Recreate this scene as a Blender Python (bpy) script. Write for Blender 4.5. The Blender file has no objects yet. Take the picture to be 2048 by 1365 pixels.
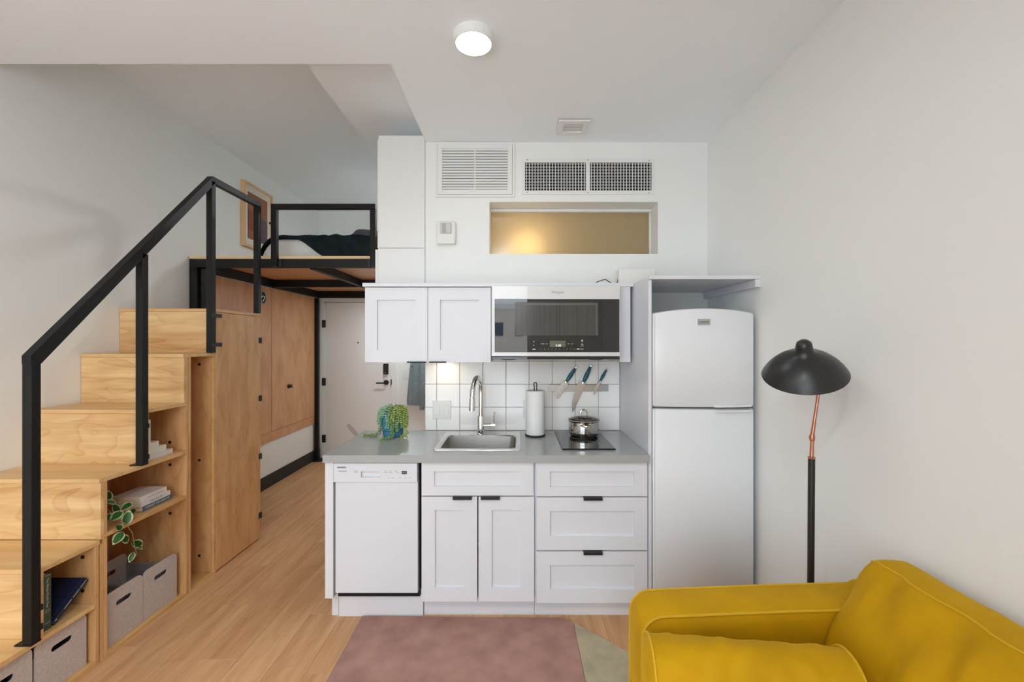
import bpy, bmesh, math, random
from mathutils import Vector, Matrix, noise, geometry
random.seed(7)
SC = bpy.context.scene
COL = SC.collection
PI = math.pi

# ------------------------------------------------------------------ camera
cam_d = bpy.data.cameras.new('camera')
cam = bpy.data.objects.new('camera', cam_d); COL.objects.link(cam)
cam.location = (0, 0, 1.516); cam.rotation_euler = (PI/2, 0, 0)
cam_d.sensor_width = 36; cam_d.lens = 870/2048*36
cam_d.shift_x = -6/2048; cam_d.shift_y = 2.5/2048
cam_d.clip_start = 0.02
SC.camera = cam

# ------------------------------------------------------------------ light
W = bpy.data.worlds.new('sky'); SC.world = W; W.use_nodes = True
bg = W.node_tree.nodes['Background']
bg.inputs[0].default_value = (0.84, 0.935, 1.0, 1); bg.inputs[1].default_value = 5.0
WIN = (-2.50, 0.235, 0.12, 2.80)      # window opening in the front wall: x0 x1 z0 z1
FRONT_Y = -1.40
pl = bpy.data.lights.new('window_portal', 'AREA'); pl.shape = 'RECTANGLE'
pl.size = WIN[1]-WIN[0]; pl.size_y = WIN[3]-WIN[2]; pl.cycles.is_portal = True
po = bpy.data.objects.new('window_portal', pl); COL.objects.link(po)
po.location = ((WIN[0]+WIN[1])/2, FRONT_Y-0.02, (WIN[2]+WIN[3])/2); po.rotation_euler = (PI/2, 0, 0)
SC.view_settings.view_transform = 'Standard'; SC.view_settings.look = 'None'
SC.view_settings.exposure = 0.20; SC.view_settings.gamma = 1.0
SC.view_settings.use_curve_mapping = False
SC.cycles.adaptive_threshold = 0.03; SC.cycles.diffuse_bounces = 7; SC.cycles.max_bounces = 14; SC.cycles.transparent_max_bounces = 12
SC.cycles.caustics_reflective = False; SC.cycles.caustics_refractive = False

# ------------------------------------------------------------------ helpers
def srgb(r, g, b):
    f = lambda c: (c/255/12.92) if c/255 <= 0.04045 else ((c/255+0.055)/1.055)**2.4
    return (f(r), f(g), f(b), 1)

WL = {}
def tag(o, label=None, cat=None, group=None, kind=None):
    if label: o['label'] = label
    if cat: o['category'] = cat
    if group: o['group'] = group
    if kind: o['kind'] = kind
    return o
def thing(name, label, cat, loc=(0, 0, 0), group=None, kind=None):
    o = bpy.data.objects.new(name, None); COL.objects.link(o)
    o.empty_display_size = 0.05
    o.location = loc; WL[o.name] = Vector(loc)
    return tag(o, label, cat, group, kind)
def obj(name, bm, mat, parent=None, smooth=False, local=False, angle=35, kind=None):
    """one bmesh -> one mesh object; coordinates are world metres unless local"""
    if parent is not None and not local:
        bmesh.ops.translate(bm, verts=bm.verts, vec=-WL[parent.name])
    bmesh.ops.recalc_face_normals(bm, faces=bm.faces)
    me = bpy.data.meshes.new(name); bm.to_mesh(me); bm.free()
    mats = mat if isinstance(mat, (list, tuple)) else [mat]
    for m in mats: me.materials.append(m)
    if smooth:
        me.polygons.foreach_set('use_smooth', [True]*len(me.polygons))
        me.set_sharp_from_angle(angle=math.radians(angle))
    return link(name, me, parent, kind)
def link(name, me, parent=None, kind=None, loc=None):
    o = bpy.data.objects.new(name, me); COL.objects.link(o)
    if parent is not None:
        o.parent = parent; WL[o.name] = WL[parent.name].copy()
    else:
        WL[o.name] = Vector((0, 0, 0))
    if loc is not None: o.location = loc
    if kind: o['kind'] = kind
    return o
def B(): return bmesh.new()
def box(bm, x0, x1, y0, y1, z0, z1):
    v = [bm.verts.new(p) for p in ((x0,y0,z0),(x1,y0,z0),(x1,y1,z0),(x0,y1,z0),(x0,y0,z1),(x1,y0,z1),(x1,y1,z1),(x0,y1,z1))]
    for f in ((0,3,2,1),(4,5,6,7),(0,1,5,4),(1,2,6,5),(2,3,7,6),(3,0,4,7)):
        bm.faces.new([v[i] for i in f])
    return v
def bev(bm, off, seg=2):
    bmesh.ops.bevel(bm, geom=list(bm.edges), offset=off, segments=seg, profile=0.5, affect='EDGES', clamp_overlap=True)
    return bm
def bx(x0, x1, y0, y1, z0, z1, b=0.0, seg=2):
    bm = B(); box(bm, x0, x1, y0, y1, z0, z1)
    if b: bev(bm, b, seg)
    return bm
def part(name, dims, mat, parent, b=0.0, seg=2, smooth=None, kind=None):
    return obj(name, bx(*dims, b=b, seg=seg), mat, parent, smooth=(b >= .02) if smooth is None else smooth, kind=kind)
def tube(bm, pts, r, n=10, closed=False, caps=True):
    pts = [Vector(p) for p in pts]; m = len(pts)
    rs = r if isinstance(r, (list, tuple)) else [r]*m
    rings = []; nrm = None
    for i, p in enumerate(pts):
        a = pts[i-1] if (i > 0 or closed) else p
        c = pts[(i+1) % m] if (i < m-1 or closed) else p
        t = (c-a).normalized()
        if nrm is None:
            nrm = t.orthogonal().normalized()
        else:
            nrm = (nrm - t*nrm.dot(t))
            nrm = nrm.normalized() if nrm.length > 1e-6 else t.orthogonal().normalized()
        bi = t.cross(nrm)
        rings.append([bm.verts.new(p + (nrm*math.cos(2*PI*k/n) + bi*math.sin(2*PI*k/n))*rs[i]) for k in range(n)])
    for i in range(m-1 if not closed else m):
        A, C = rings[i], rings[(i+1) % m]
        off = 0
        if closed and i == m-1:
            off = min(range(n), key=lambda q: (C[q].co-A[0].co).length)
        for k in range(n):
            bm.faces.new((A[k], A[(k+1) % n], C[(k+1+off) % n], C[(k+off) % n]))
    if caps and not closed:
        bm.faces.new(list(reversed(rings[0]))); bm.faces.new(rings[-1])
    return bm
def lathe(bm, prof, c=(0, 0, 0), n=32, mat=None, caps=True):
    """profile of (radius, z) about a vertical axis through c; mat = optional matrix"""
    c = Vector(c); rings = []
    for r, z in prof:
        if r < 1e-6:
            ring = [bm.verts.new((0, 0, z))]
        else:
            ring = [bm.verts.new((r*math.cos(2*PI*k/n), r*math.sin(2*PI*k/n), z)) for k in range(n)]
        rings.append(ring)
    for A, C in zip(rings, rings[1:]):
        for k in range(n):
            q = (k+1) % n
            f = []
            f.append(A[k if len(A) > 1 else 0])
            if len(A) > 1: f.append(A[q])
            f.append(C[q if len(C) > 1 else 0])
            if len(C) > 1: f.append(C[k])
            if len(f) >= 3: bm.faces.new(f)
    if caps and len(rings[0]) > 1: bm.faces.new(list(reversed(rings[0])))
    if caps and len(rings[-1]) > 1: bm.faces.new(rings[-1])
    vs = [v for R in rings for v in R]
    if mat is not None: bmesh.ops.transform(bm, matrix=mat, verts=vs)
    bmesh.ops.translate(bm, verts=vs, vec=c)
    return bm
def plate(bm, outer, holes, t, fn):
    """polygon with holes, thickness t; fn(u, v, w) -> point"""
    loops = [outer]+list(holes)
    tri = geometry.tessellate_polygon([[Vector((u, v, 0)) for u, v in L] for L in loops])
    flat = [p for L in loops for p in L]
    lo = [bm.verts.new(fn(u, v, 0)) for u, v in flat]
    hi = [bm.verts.new(fn(u, v, t)) for u, v in flat]
    for a, b_, c in tri:
        try:
            bm.faces.new((lo[a], lo[c], lo[b_])); bm.faces.new((hi[a], hi[b_], hi[c]))
        except ValueError: pass
    s = 0
    for L in loops:
        m = len(L)
        for i in range(m):
            j = (i+1) % m
            bm.faces.new((lo[s+i], lo[s+j], hi[s+j], hi[s+i]))
        s += m
    return bm
def rrect(u0, u1, v0, v1, r, seg=5, corners=(1, 1, 1, 1)):
    """rounded rectangle outline, ccw from lower-left"""
    out = []
    for (cu, cv, a0, on) in ((u0+r, v0+r, PI, corners[0]), (u1-r, v0+r, 1.5*PI, corners[1]), (u1-r, v1-r, 0, corners[2]), (u0+r, v1-r, .5*PI, corners[3])):
        if on:
            for k in range(seg+1):
                a = a0+k/seg*PI/2
                out.append((cu+r*math.cos(a), cv+r*math.sin(a)))
        else:
            a = a0+PI/4
            out.append((cu+r*(1 if math.cos(a) > 0 else -1), cv+r*(1 if math.sin(a) > 0 else -1)))
    return out
def text_bm(s, size, extrude=0.0003, align='CENTER', spacing=1.0):
    cu = bpy.data.curves.new('t', 'FONT'); cu.body = s; cu.size = size; cu.extrude = extrude
    cu.align_x = align; cu.align_y = 'CENTER'; cu.resolution_u = 2; cu.space_character = spacing
    o = bpy.data.objects.new('t', cu); COL.objects.link(o)
    dg = bpy.context.evaluated_depsgraph_get()
    me = bpy.data.meshes.new_from_object(o.evaluated_get(dg))
    bm = B(); bm.from_mesh(me)
    bpy.data.objects.remove(o); bpy.data.curves.remove(cu); bpy.data.meshes.remove(me)
    return bm
def text(name, s, size, loc, mat, parent, rot=(PI/2, 0, 0), align='CENTER', spacing=1.0, sx=1.0):
    from mathutils import Euler
    bm = text_bm(s, size, align=align, spacing=spacing)
    M = Matrix.Translation(Vector(loc)) @ Euler(rot).to_matrix().to_4x4() @ Matrix.Diagonal((sx, 1, 1, 1))
    bmesh.ops.transform(bm, matrix=M, verts=bm.verts)
    return obj(name, bm, mat, parent)

# ------------------------------------------------------------------ materials
MATS = {}
def pbr(name, col, rough=0.5, metal=0.0, spec=0.5, bump=0.0, bscale=200, var=0.0, vscale=6, coat=0.0, sheen=0.0, sheen_tint=None, stretch=None, alpha=None):
    m = bpy.data.materials.new(name); m.use_nodes = True
    nt = m.node_tree; p = nt.nodes['Principled BSDF']
    p.inputs['Base Color'].default_value = col
    p.inputs['Roughness'].default_value = rough; p.inputs['Metallic'].default_value = metal
    p.inputs['Specular IOR Level'].default_value = spec
    if coat: p.inputs['Coat Weight'].default_value = coat; p.inputs['Coat Roughness'].default_value = 0.1
    if sheen:
        p.inputs['Sheen Weight'].default_value = sheen; p.inputs['Sheen Roughness'].default_value = 0.4
        if sheen_tint: p.inputs['Sheen Tint'].default_value = sheen_tint
    if var or bump:
        tc = nt.nodes.new('ShaderNodeTexCoord')
        src = tc.outputs['Object']
        if stretch:
            mp = nt.nodes.new('ShaderNodeMapping'); mp.inputs['Scale'].default_value = stretch
            nt.links.new(src, mp.inputs[0]); src = mp.outputs[0]
    if var:
        n = nt.nodes.new('ShaderNodeTexNoise'); n.inputs['Scale'].default_value = vscale; n.inputs['Detail'].default_value = 4
        nt.links.new(src, n.inputs[0])
        r = nt.nodes.new('ShaderNodeValToRGB')
        r.color_ramp.elements[0].position = 0.3; r.color_ramp.elements[1].position = 0.7
        r.color_ramp.elements[0].color = tuple(c*(1-var) for c in col[:3])+(1,)
        r.color_ramp.elements[1].color = tuple(min(1, c*(1+var)) for c in col[:3])+(1,)
        nt.links.new(n.outputs[0], r.inputs[0]); nt.links.new(r.outputs[0], p.inputs['Base Color'])
    if bump:
        n2 = nt.nodes.new('ShaderNodeTexNoise'); n2.inputs['Scale'].default_value = bscale; n2.inputs['Detail'].default_value = 3
        nt.links.new(src, n2.inputs[0])
        b = nt.nodes.new('ShaderNodeBump'); b.inputs['Strength'].default_value = bump; b.inputs['Distance'].default_value = 0.002
        nt.links.new(n2.outputs[0], b.inputs['Height']); nt.links.new(b.outputs[0], p.inputs['Normal'])
    MATS[name] = m
    return m
def wood(name, light, dark, axis, rough=0.38, fine=0.16, perobj=False, con=0.75, streak=(9.0, 0.7)):
    """ply or plank veneer: long streaks plus cathedral bands along one axis"""
    m = bpy.data.materials.new(name); m.use_nodes = True
    nt = m.node_tree; N = nt.nodes; L = nt.links; p = N['Principled BSDF']
    tc = N.new('ShaderNodeTexCoord'); src = tc.outputs['Object']
    oi = N.new('ShaderNodeObjectInfo')
    ad = N.new('ShaderNodeVectorMath'); ad.operation = 'MULTIPLY_ADD'
    cb = N.new('ShaderNodeCombineXYZ')
    for k in range(3): L.new(oi.outputs['Random'], cb.inputs[k])
    L.new(cb.outputs[0], ad.inputs[0]); ad.inputs[1].default_value = (37, 53, 71); L.new(src, ad.inputs[2])
    mp = N.new('ShaderNodeMapping'); s = [streak[0]]*3; s[axis] = streak[1]; mp.inputs['Scale'].default_value = s
    L.new(ad.outputs[0], mp.inputs[0])
    mp2 = N.new('ShaderNodeMapping'); s2 = [3.2, 3.2, 3.2]; s2[axis] = 0.9; mp2.inputs['Scale'].default_value = s2
    L.new(ad.outputs[0], mp2.inputs[0])
    n1 = N.new('ShaderNodeTexNoise'); n1.inputs['Scale'].default_value = 2.0; n1.inputs['Detail'].default_value = 6; n1.inputs['Roughness'].default_value = 0.6
    L.new(mp.outputs[0], n1.inputs[0])
    n2 = N.new('ShaderNodeTexNoise'); n2.inputs['Scale'].default_value = 1.3; n2.inputs['Detail'].default_value = 2; n2.inputs['Distortion'].default_value = 0.6
    L.new(mp2.outputs[0], n2.inputs[0])
    mu = N.new('ShaderNodeMath'); mu.operation = 'MULTIPLY'; mu.inputs[1].default_value = 9.0
    L.new(n2.outputs[0], mu.inputs[0])
    fr = N.new('ShaderNodeMath'); fr.operation = 'FRACT'; L.new(mu.outputs[0], fr.inputs[0])
    pw = N.new('ShaderNodeMath'); pw.operation = 'POWER'; pw.inputs[1].default_value = 5.0; L.new(fr.outputs[0], pw.inputs[0])
    m1 = N.new('ShaderNodeMath'); m1.operation = 'MULTIPLY'; m1.inputs[1].default_value = fine; L.new(pw.outputs[0], m1.inputs[0])
    rr = N.new('ShaderNodeMapRange'); rr.inputs['From Min'].default_value = 0.32; rr.inputs['From Max'].default_value = 0.75
    rr.inputs['To Min'].default_value = 0.0; rr.inputs['To Max'].default_value = con
    L.new(n1.outputs[0], rr.inputs[0])
    su = N.new('ShaderNodeMath'); su.operation = 'ADD'; L.new(rr.outputs[0], su.inputs[0]); L.new(m1.outputs[0], su.inputs[1])
    last = su
    if perobj:
        ra = N.new('ShaderNodeMath'); ra.operation = 'MULTIPLY_ADD'; ra.inputs[1].default_value = 0.28; ra.inputs[2].default_value = -0.06
        L.new(oi.outputs['Random'], ra.inputs[0])
        s3 = N.new('ShaderNodeMath'); s3.operation = 'ADD'; L.new(su.outputs[0], s3.inputs[0]); L.new(ra.outputs[0], s3.inputs[1]); last = s3
    cr = N.new('ShaderNodeValToRGB'); cr.color_ramp.elements[0].color = light; cr.color_ramp.elements[1].color = dark
    L.new(last.outputs[0], cr.inputs[0]); L.new(cr.outputs[0], p.inputs['Base Color'])
    p.inputs['Roughness'].default_value = rough
    b = N.new('ShaderNodeBump'); b.inputs['Strength'].default_value = 0.06; b.inputs['Distance'].default_value = 0.001
    L.new(n1.outputs[0], b.inputs['Height']); L.new(b.outputs[0], p.inputs['Normal'])
    return m
def emit(name, col, strength):
    m = bpy.data.materials.new(name); m.use_nodes = True
    p = m.node_tree.nodes['Principled BSDF']
    p.inputs['Base Color'].default_value = col
    p.inputs['Emission Color'].default_value = col; p.inputs['Emission Strength'].default_value = strength
    return m
def thin_glass(name, tint=(1, 1, 1, 1), gloss=0.12):
    m = bpy.data.materials.new(name); m.use_nodes = True
    nt = m.node_tree; nt.nodes.remove(nt.nodes['Principled BSDF']); out = nt.nodes['Material Output']
    t = nt.nodes.new('ShaderNodeBsdfTransparent'); t.inputs[0].default_value = tint
    g = nt.nodes.new('ShaderNodeBsdfGlossy'); g.inputs['Roughness'].default_value = 0.03
    f = nt.nodes.new('ShaderNodeFresnel'); f.inputs[0].default_value = 1.45
    x = nt.nodes.new('ShaderNodeMixShader')
    nt.links.new(f.outputs[0], x.inputs[0]); nt.links.new(t.outputs[0], x.inputs[1]); nt.links.new(g.outputs[0], x.inputs[2])
    nt.links.new(x.outputs[0], out.inputs[0])
    return m

wall_m = pbr('wall_paint', srgb(236, 237, 235), 0.6, bump=0.05, bscale=350)
ceil_m = pbr('ceiling_paint', srgb(240, 244, 247), 0.7, bump=0.04, bscale=300)
white = pbr('white_lacquer', srgb(217, 218, 223), 0.32)
white_sat = pbr('white_satin', srgb(232, 232, 230), 0.45)
white_gl = pbr('white_gloss', srgb(214, 216, 222), 0.12, spec=0.5)
fridge_w = pbr('fridge_enamel', srgb(224, 226, 229), 0.16, bump=0.02, bscale=500)
plastic_w = pbr('white_plastic', srgb(230, 230, 226), 0.35)
tile_m = pbr('white_glazed_tile', srgb(245, 244, 242), 0.12, var=0.02, vscale=2)
grout_m = pbr('grey_grout', srgb(140, 138, 134), 0.9)
door_m = pbr('door_paint', srgb(238, 238, 236), 0.5)
black = pbr('black_steel', srgb(20, 19, 18), 0.5, spec=0.3, bump=0.03, bscale=400)
blackm = pbr('black_matte', srgb(24, 24, 25), 0.5)
blacksh = pbr('lamp_black', srgb(30, 30, 31), 0.34)
rubber = pbr('black_rubber_base', srgb(38, 36, 36), 0.6)
dark = pbr('shadow_cavity', srgb(20, 20, 22), 0.8)
counter_m = pbr('grey_quartz', srgb(161, 163, 163), 0.22, var=0.09, vscale=260, coat=0.15)
chrome = pbr('chrome', (0.80, 0.80, 0.80, 1), 0.07, 1.0)
steel = pbr('brushed_steel', (0.62, 0.61, 0.59, 1), 0.24, 1.0, bump=0.03, bscale=60, stretch=(2, 40, 40))
pot_m = pbr('polished_steel', (0.72, 0.70, 0.66, 1), 0.10, 1.0)
blade_m = pbr('knife_blade', (0.55, 0.53, 0.50, 1), 0.25, 1.0)
strip_m = pbr('knife_strip_steel', (0.42, 0.40, 0.37, 1), 0.34, 1.0)
teal_m = pbr('teal_handle', srgb(18, 86, 100), 0.4)
copper = pbr('copper', srgb(196, 138, 116), 0.22, 1.0)
bglass = pbr('black_glass', (0.008, 0.008, 0.009, 1), 0.02, spec=0.5, coat=0.6)
bglass.node_tree.nodes['Principled BSDF'].inputs['Coat Roughness'].default_value = 0.02
mw_white = pbr('microwave_white_glass', srgb(214, 214, 214), 0.3, coat=1.0)
mw_white.node_tree.nodes['Principled BSDF'].inputs['Coat Roughness'].default_value = 0.02
cookg = pbr('cooktop_glass', (0.01, 0.01, 0.011, 1), 0.05, spec=0.6)
mwin = pbr('microwave_window_mesh', srgb(72, 70, 68), 0.12, var=0.35, vscale=90, stretch=(1.2, 1, 0.01))
grey_p = pbr('grey_print', srgb(120, 120, 122), 0.6)
lite_p = pbr('light_print', srgb(205, 205, 200), 0.6)
dark_p = pbr('dark_print', srgb(45, 45, 48), 0.6)
gold_p = pbr('cream_print', srgb(220, 214, 170), 0.6)
disp_m = pbr('display_olive', srgb(92, 90, 74), 0.3)
digit_m = emit('display_digits', (0.9, 0.9, 0.82, 1), 0.5)
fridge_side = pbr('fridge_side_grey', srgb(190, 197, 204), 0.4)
badge_m = pbr('badge_grey', srgb(165, 165, 163), 0.35)
felt = pbr('grey_felt', srgb(196, 186, 181), 0.95, bump=0.5, bscale=500, var=0.12, vscale=130)
felt_in = pbr('grey_felt_lining', srgb(156, 160, 166), 0.95, bump=0.4, bscale=500, var=0.08, vscale=90)
velvet = pbr('mustard_velvet', srgb(188, 142, 0), 0.72, spec=0.2, bump=0.12, bscale=500, var=0.10, vscale=7, sheen=0.35, sheen_tint=srgb(255, 215, 60))
pipe_m = pbr('mustard_piping', srgb(200, 156, 6), 0.7, sheen=0.4, sheen_tint=srgb(255, 225, 90))
rug_p = pbr('dusty_pink_pile', srgb(170, 131, 120), 1.0, spec=0.1, bump=1.0, bscale=260, var=0.17, vscale=9)
rug_b = pbr('beige_pile', srgb(178, 166, 140), 1.0, spec=0.1, bump=1.0, bscale=260, var=0.12, vscale=12)
throw_m = pbr('dark_teal_velvet_throw', srgb(36, 50, 57), 0.6, spec=0.25, sheen=0.9, sheen_tint=srgb(120, 140, 150), var=0.3, vscale=14)
sheet_m = pbr('white_cotton', srgb(232, 231, 228), 0.85)
pillow_d = pbr('charcoal_cotton', srgb(14, 15, 18), 0.9)
pot_teal = pbr('teal_glaze', srgb(62, 128, 150), 0.35)
soil_m = pbr('soil', srgb(52, 40, 30), 1.0)
succ = [pbr('succulent_green_a', srgb(128, 158, 96), 0.45, var=0.45, vscale=110), pbr('succulent_green_b', srgb(156, 174, 96), 0.45, var=0.45, vscale=110), pbr('succulent_green_c', srgb(148, 182, 150), 0.45, var=0.45, vscale=110)]
leaf_g = pbr('hoya_green', srgb(52, 112, 44), 0.35, var=0.35, vscale=30)
leaf_c = pbr('hoya_cream', srgb(222, 226, 180), 0.4)
stem_m = pbr('vine_stem', srgb(128, 112, 66), 0.6)
jean = pbr('grey_denim', srgb(126, 138, 143), 0.9, var=0.12, vscale=20, bump=0.2, bscale=400)
paper = pbr('paper_towel', srgb(236, 237, 235), 0.95, bump=0.25, bscale=160)
pages = pbr('book_pages', srgb(226, 212, 184), 0.9, var=0.08, vscale=200, stretch=(0.05, 0.05, 6))
book_w = pbr('white_book_cover', srgb(226, 222, 222), 0.45)
book_c = pbr('cream_book_cover', srgb(232, 228, 216), 0.5)
book_b = pbr('slate_blue_book_cover', srgb(86, 108, 134), 0.5)
book_g = pbr('green_book_cover', srgb(58, 80, 68), 0.5)
book_n = pbr('navy_book_cloth', srgb(22, 32, 62), 0.55, bump=0.1, bscale=600)
tan_m = pbr('bathroom_tan_paint', srgb(190, 160, 115), 0.7)
mat_bd = pbr('picture_mat_board', srgb(222, 216, 204), 0.8)
build_m = pbr('stucco_building', srgb(226, 214, 204), 0.9)
build_w = pbr('building_window_glass', srgb(70, 84, 98), 0.2)
roofg = pbr('roof_membrane', srgb(232, 232, 232), 0.9)
clear = thin_glass('window_glass')
lidgl = thin_glass('lid_glass', (0.55, 0.5, 0.45, 1))

LT, DK = srgb(233, 196, 140), srgb(197, 146, 86)
wood_x = wood('birch_ply_x', LT, DK, 0)
wood_r = wood('birch_ply_riser', srgb(238, 204, 150), srgb(190, 134, 74), 0, fine=0.30, con=0.85)
wood_y = wood('birch_ply_y', LT, DK, 1)
wood_z = wood('birch_ply_z', srgb(228, 184, 130), srgb(186, 128, 74), 2, fine=0.26, streak=(6.0, 1.4))
edge_m = wood('birch_ply_edge', srgb(226, 184, 124), srgb(188, 138, 80), 1, fine=0.3)
warm_shade_z = wood('birch_ply_warm_shade_z', srgb(216, 168, 124), srgb(186, 128, 84), 2, streak=(4.5, 1.6), fine=0.22)  # same birch with the warm shade of loft and cubbies put in its colour
warm_shade_x = wood('birch_ply_warm_shade_x', srgb(216, 164, 118), srgb(186, 124, 80), 0)  # warm bounce light under the loft painted into this ply tone too
deck_m = wood('pine_deck_edge', srgb(238, 212, 168), srgb(216, 178, 126), 0)
plank_m = wood('oak_vinyl_plank', srgb(222, 178, 132), srgb(176, 124, 80), 1, rough=0.42, perobj=True)
frame_m = wood('pale_oak_frame', srgb(226, 188, 142), srgb(200, 152, 104), 2)

# frosted window film
fr_m = bpy.data.materials.new('frosted_pane'); fr_m.use_nodes = True
nt = fr_m.node_tree; nt.nodes.remove(nt.nodes['Principled BSDF'])
tr = nt.nodes.new('ShaderNodeBsdfTranslucent'); tr.inputs[0].default_value = srgb(228, 212, 180)
df = nt.nodes.new('ShaderNodeBsdfDiffuse'); df.inputs[0].default_value = srgb(196, 178, 142)
mx = nt.nodes.new('ShaderNodeMixShader'); mx.inputs[0].default_value = 0.5
nt.links.new(tr.outputs[0], mx.inputs[1]); nt.links.new(df.outputs[0], mx.inputs[2])
gl = nt.nodes.new('ShaderNodeBsdfGlossy'); gl.inputs['Roughness'].default_value = 0.15
mx2 = nt.nodes.new('ShaderNodeMixShader'); mx2.inputs[0].default_value = 0.04
nt.links.new(mx.outputs[0], mx2.inputs[1]); nt.links.new(gl.outputs[0], mx2.inputs[2])
nt.links.new(mx2.outputs[0], nt.nodes['Material Output'].inputs[0])

# ------------------------------------------------------------------ structure
XL, XR, YB, YF = -2.58, 1.318, 2.98, 5.72
CZ, LZ, SZ = 2.886, 3.236, 3.06
def struct(name, boxes, mat, label, cat, parent=None):
    bm = B()
    for d in boxes: box(bm, *d)
    o = obj(name, bm, mat, parent)
    return tag(o, label, cat, kind='structure')

floor = struct('floor', [(XL-.1, XR+.1, FRONT_Y-.15, YF+.1, -0.12, -0.005)], dark, 'light oak plank floor running from the kitchen to the entry door', 'floor')
# planks: 0.18 x 1.22 m, laid along the room
def plank_mesh(w, l):
    bm = bx(-w/2, w/2, -l/2, l/2, -0.005, 0.0)
    bmesh.ops.bevel(bm, geom=[e for e in bm.edges if all(v.co.z > -0.001 for v in e.verts)], offset=0.0007, segments=1, affect='EDGES')
    me = bpy.data.meshes.new('plank'); bm.to_mesh(me); bm.free(); me.materials.append(plank_m); return me
PW, PLN = 0.18, 1.22; cache = {}
x = XL; ci = 0
while x < XR-0.01:
    w = min(PW, XR-x); y = FRONT_Y-(ci*0.437 % PLN)
    while y < YF-0.01:
        y0, y1 = max(y, FRONT_Y), min(y+PLN, YF)
        if y1-y0 > 0.02:
            key = (round(w-.0009, 4), round(y1-y0-.0009, 4))
            if key not in cache: cache[key] = plank_mesh(*key)
            link('plank', cache[key], floor, loc=(x+w/2, (y0+y1)/2, 0))
        y += PLN
    x += PW; ci += 1

struct('wall_left', [(XL-.1, XL, FRONT_Y-.15, YF+.1, -0.02, 3.34)], wall_m, 'plain off white wall running behind the stairs and the loft', 'wall')
struct('wall_right', [(XR, XR+.1, FRONT_Y-.15, YF+.1, -0.02, 3.0)], wall_m, 'plain off white wall behind the lamp and mustard sofa', 'wall')
NX0, NX1, NZ0, NZ1 = -.175, .980, 2.122, 2.478
wb = struct('wall_back', [(-.615, NX0, YB, 3.18, 0, 2.95), (NX1, XR, YB, 3.18, 0, 2.95), (NX0, NX1, YB, 3.18, 0, NZ0), (NX0, NX1, YB, 3.18, NZ1, 2.95)], wall_m,
       'off white kitchen wall with tiled splashback, vents and high niche window', 'wall')
struct('wall_corridor', [(-.615, -.515, 3.18, YF, 0, SZ+.02)], wall_m, 'white partition wall along the entry corridor', 'wall')
struct('wall_far', [(XL, -2.502, YF, YF+.1, 0, 3.34), (-1.613, XR, YF, YF+.1, 0, 3.34), (-2.502, -1.613, YF, YF+.1, 2.045, 3.34), (-2.502, -1.613, YF+.06, YF+.1, 0, 2.045)], wall_m, 'off white wall at the far end around the entry door', 'wall')
struct('wall_front', [(XL, WIN[0], FRONT_Y-.12, FRONT_Y, 0, 2.95), (WIN[1], XR, FRONT_Y-.12, FRONT_Y, 0, 2.95), (WIN[0], WIN[1], FRONT_Y-.12, FRONT_Y, 0, WIN[2]), (WIN[0], WIN[1], FRONT_Y-.12, FRONT_Y, WIN[3], 2.95)], wall_m, 'off white wall holding the big window opposite the kitchen', 'wall')
struct('ceiling', [(XL-.1, XR+.1, FRONT_Y-.15, 2.14, CZ, 3.36), (-.61, XR+.1, 2.14, YF+.1, CZ, 3.36)], ceil_m, 'flat white main ceiling above the kitchen and sofa', 'ceiling')
tag(struct('ceiling_loft', [(XL-.1, -1.158, 2.14, YF+.1, LZ, 3.36)], ceil_m, 'higher ceiling recess above the loft bed', 'ceiling'))
tag(struct('ceiling_soffit', [(-1.158, -.61, 2.14, YF+.1, SZ, 3.36)], ceil_m, 'narrow dropped ceiling strip between the loft recess and main ceiling', 'ceiling'))
struct('baseboard_left', [(XL, XL+.012, 3.36, YF, 0, .13)], rubber, 'black rubber baseboard below the wood wall panel in the corridor', 'baseboard')
struct('baseboard_right', [(XR-.010, XR, FRONT_Y, 2.33, 0, .10)], rubber, 'black baseboard along the wall behind the sofa', 'baseboard')

# front window, behind the camera
w1 = thing('window_1', 'big window with slim frames opposite the kitchen, seen mirrored in the microwave', 'window', ((WIN[0]+WIN[1])/2, FRONT_Y, WIN[2]), kind='structure')
bm = B(); f = .05
box(bm, WIN[0], WIN[0]+f, FRONT_Y-.09, FRONT_Y-.03, WIN[2], WIN[3]); box(bm, WIN[1]-f, WIN[1], FRONT_Y-.09, FRONT_Y-.03, WIN[2], WIN[3])
box(bm, WIN[0]+f, WIN[1]-f, FRONT_Y-.09, FRONT_Y-.03, WIN[2], WIN[2]+f); box(bm, WIN[0]+f, WIN[1]-f, FRONT_Y-.09, FRONT_Y-.03, WIN[3]-f, WIN[3])
obj('window_frame', bm, white_sat, w1)
for k in range(2):
    cx = WIN[0]+(WIN[1]-WIN[0])*(k+1)/3
    part('mullion', (cx-.025, cx+.025, FRONT_Y-.09, FRONT_Y-.03, WIN[2]+f, WIN[3]-f), white_sat, w1)
for k in range(3):
    a = WIN[0]+(WIN[1]-WIN[0])*k/3+(.05 if k == 0 else .025); b_ = WIN[0]+(WIN[1]-WIN[0])*(k+1)/3-(.05 if k == 2 else .025)
    part('pane', (a, b_, FRONT_Y-.063, FRONT_Y-.057, WIN[2]+f, WIN[3]-f), clear, w1)

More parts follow.
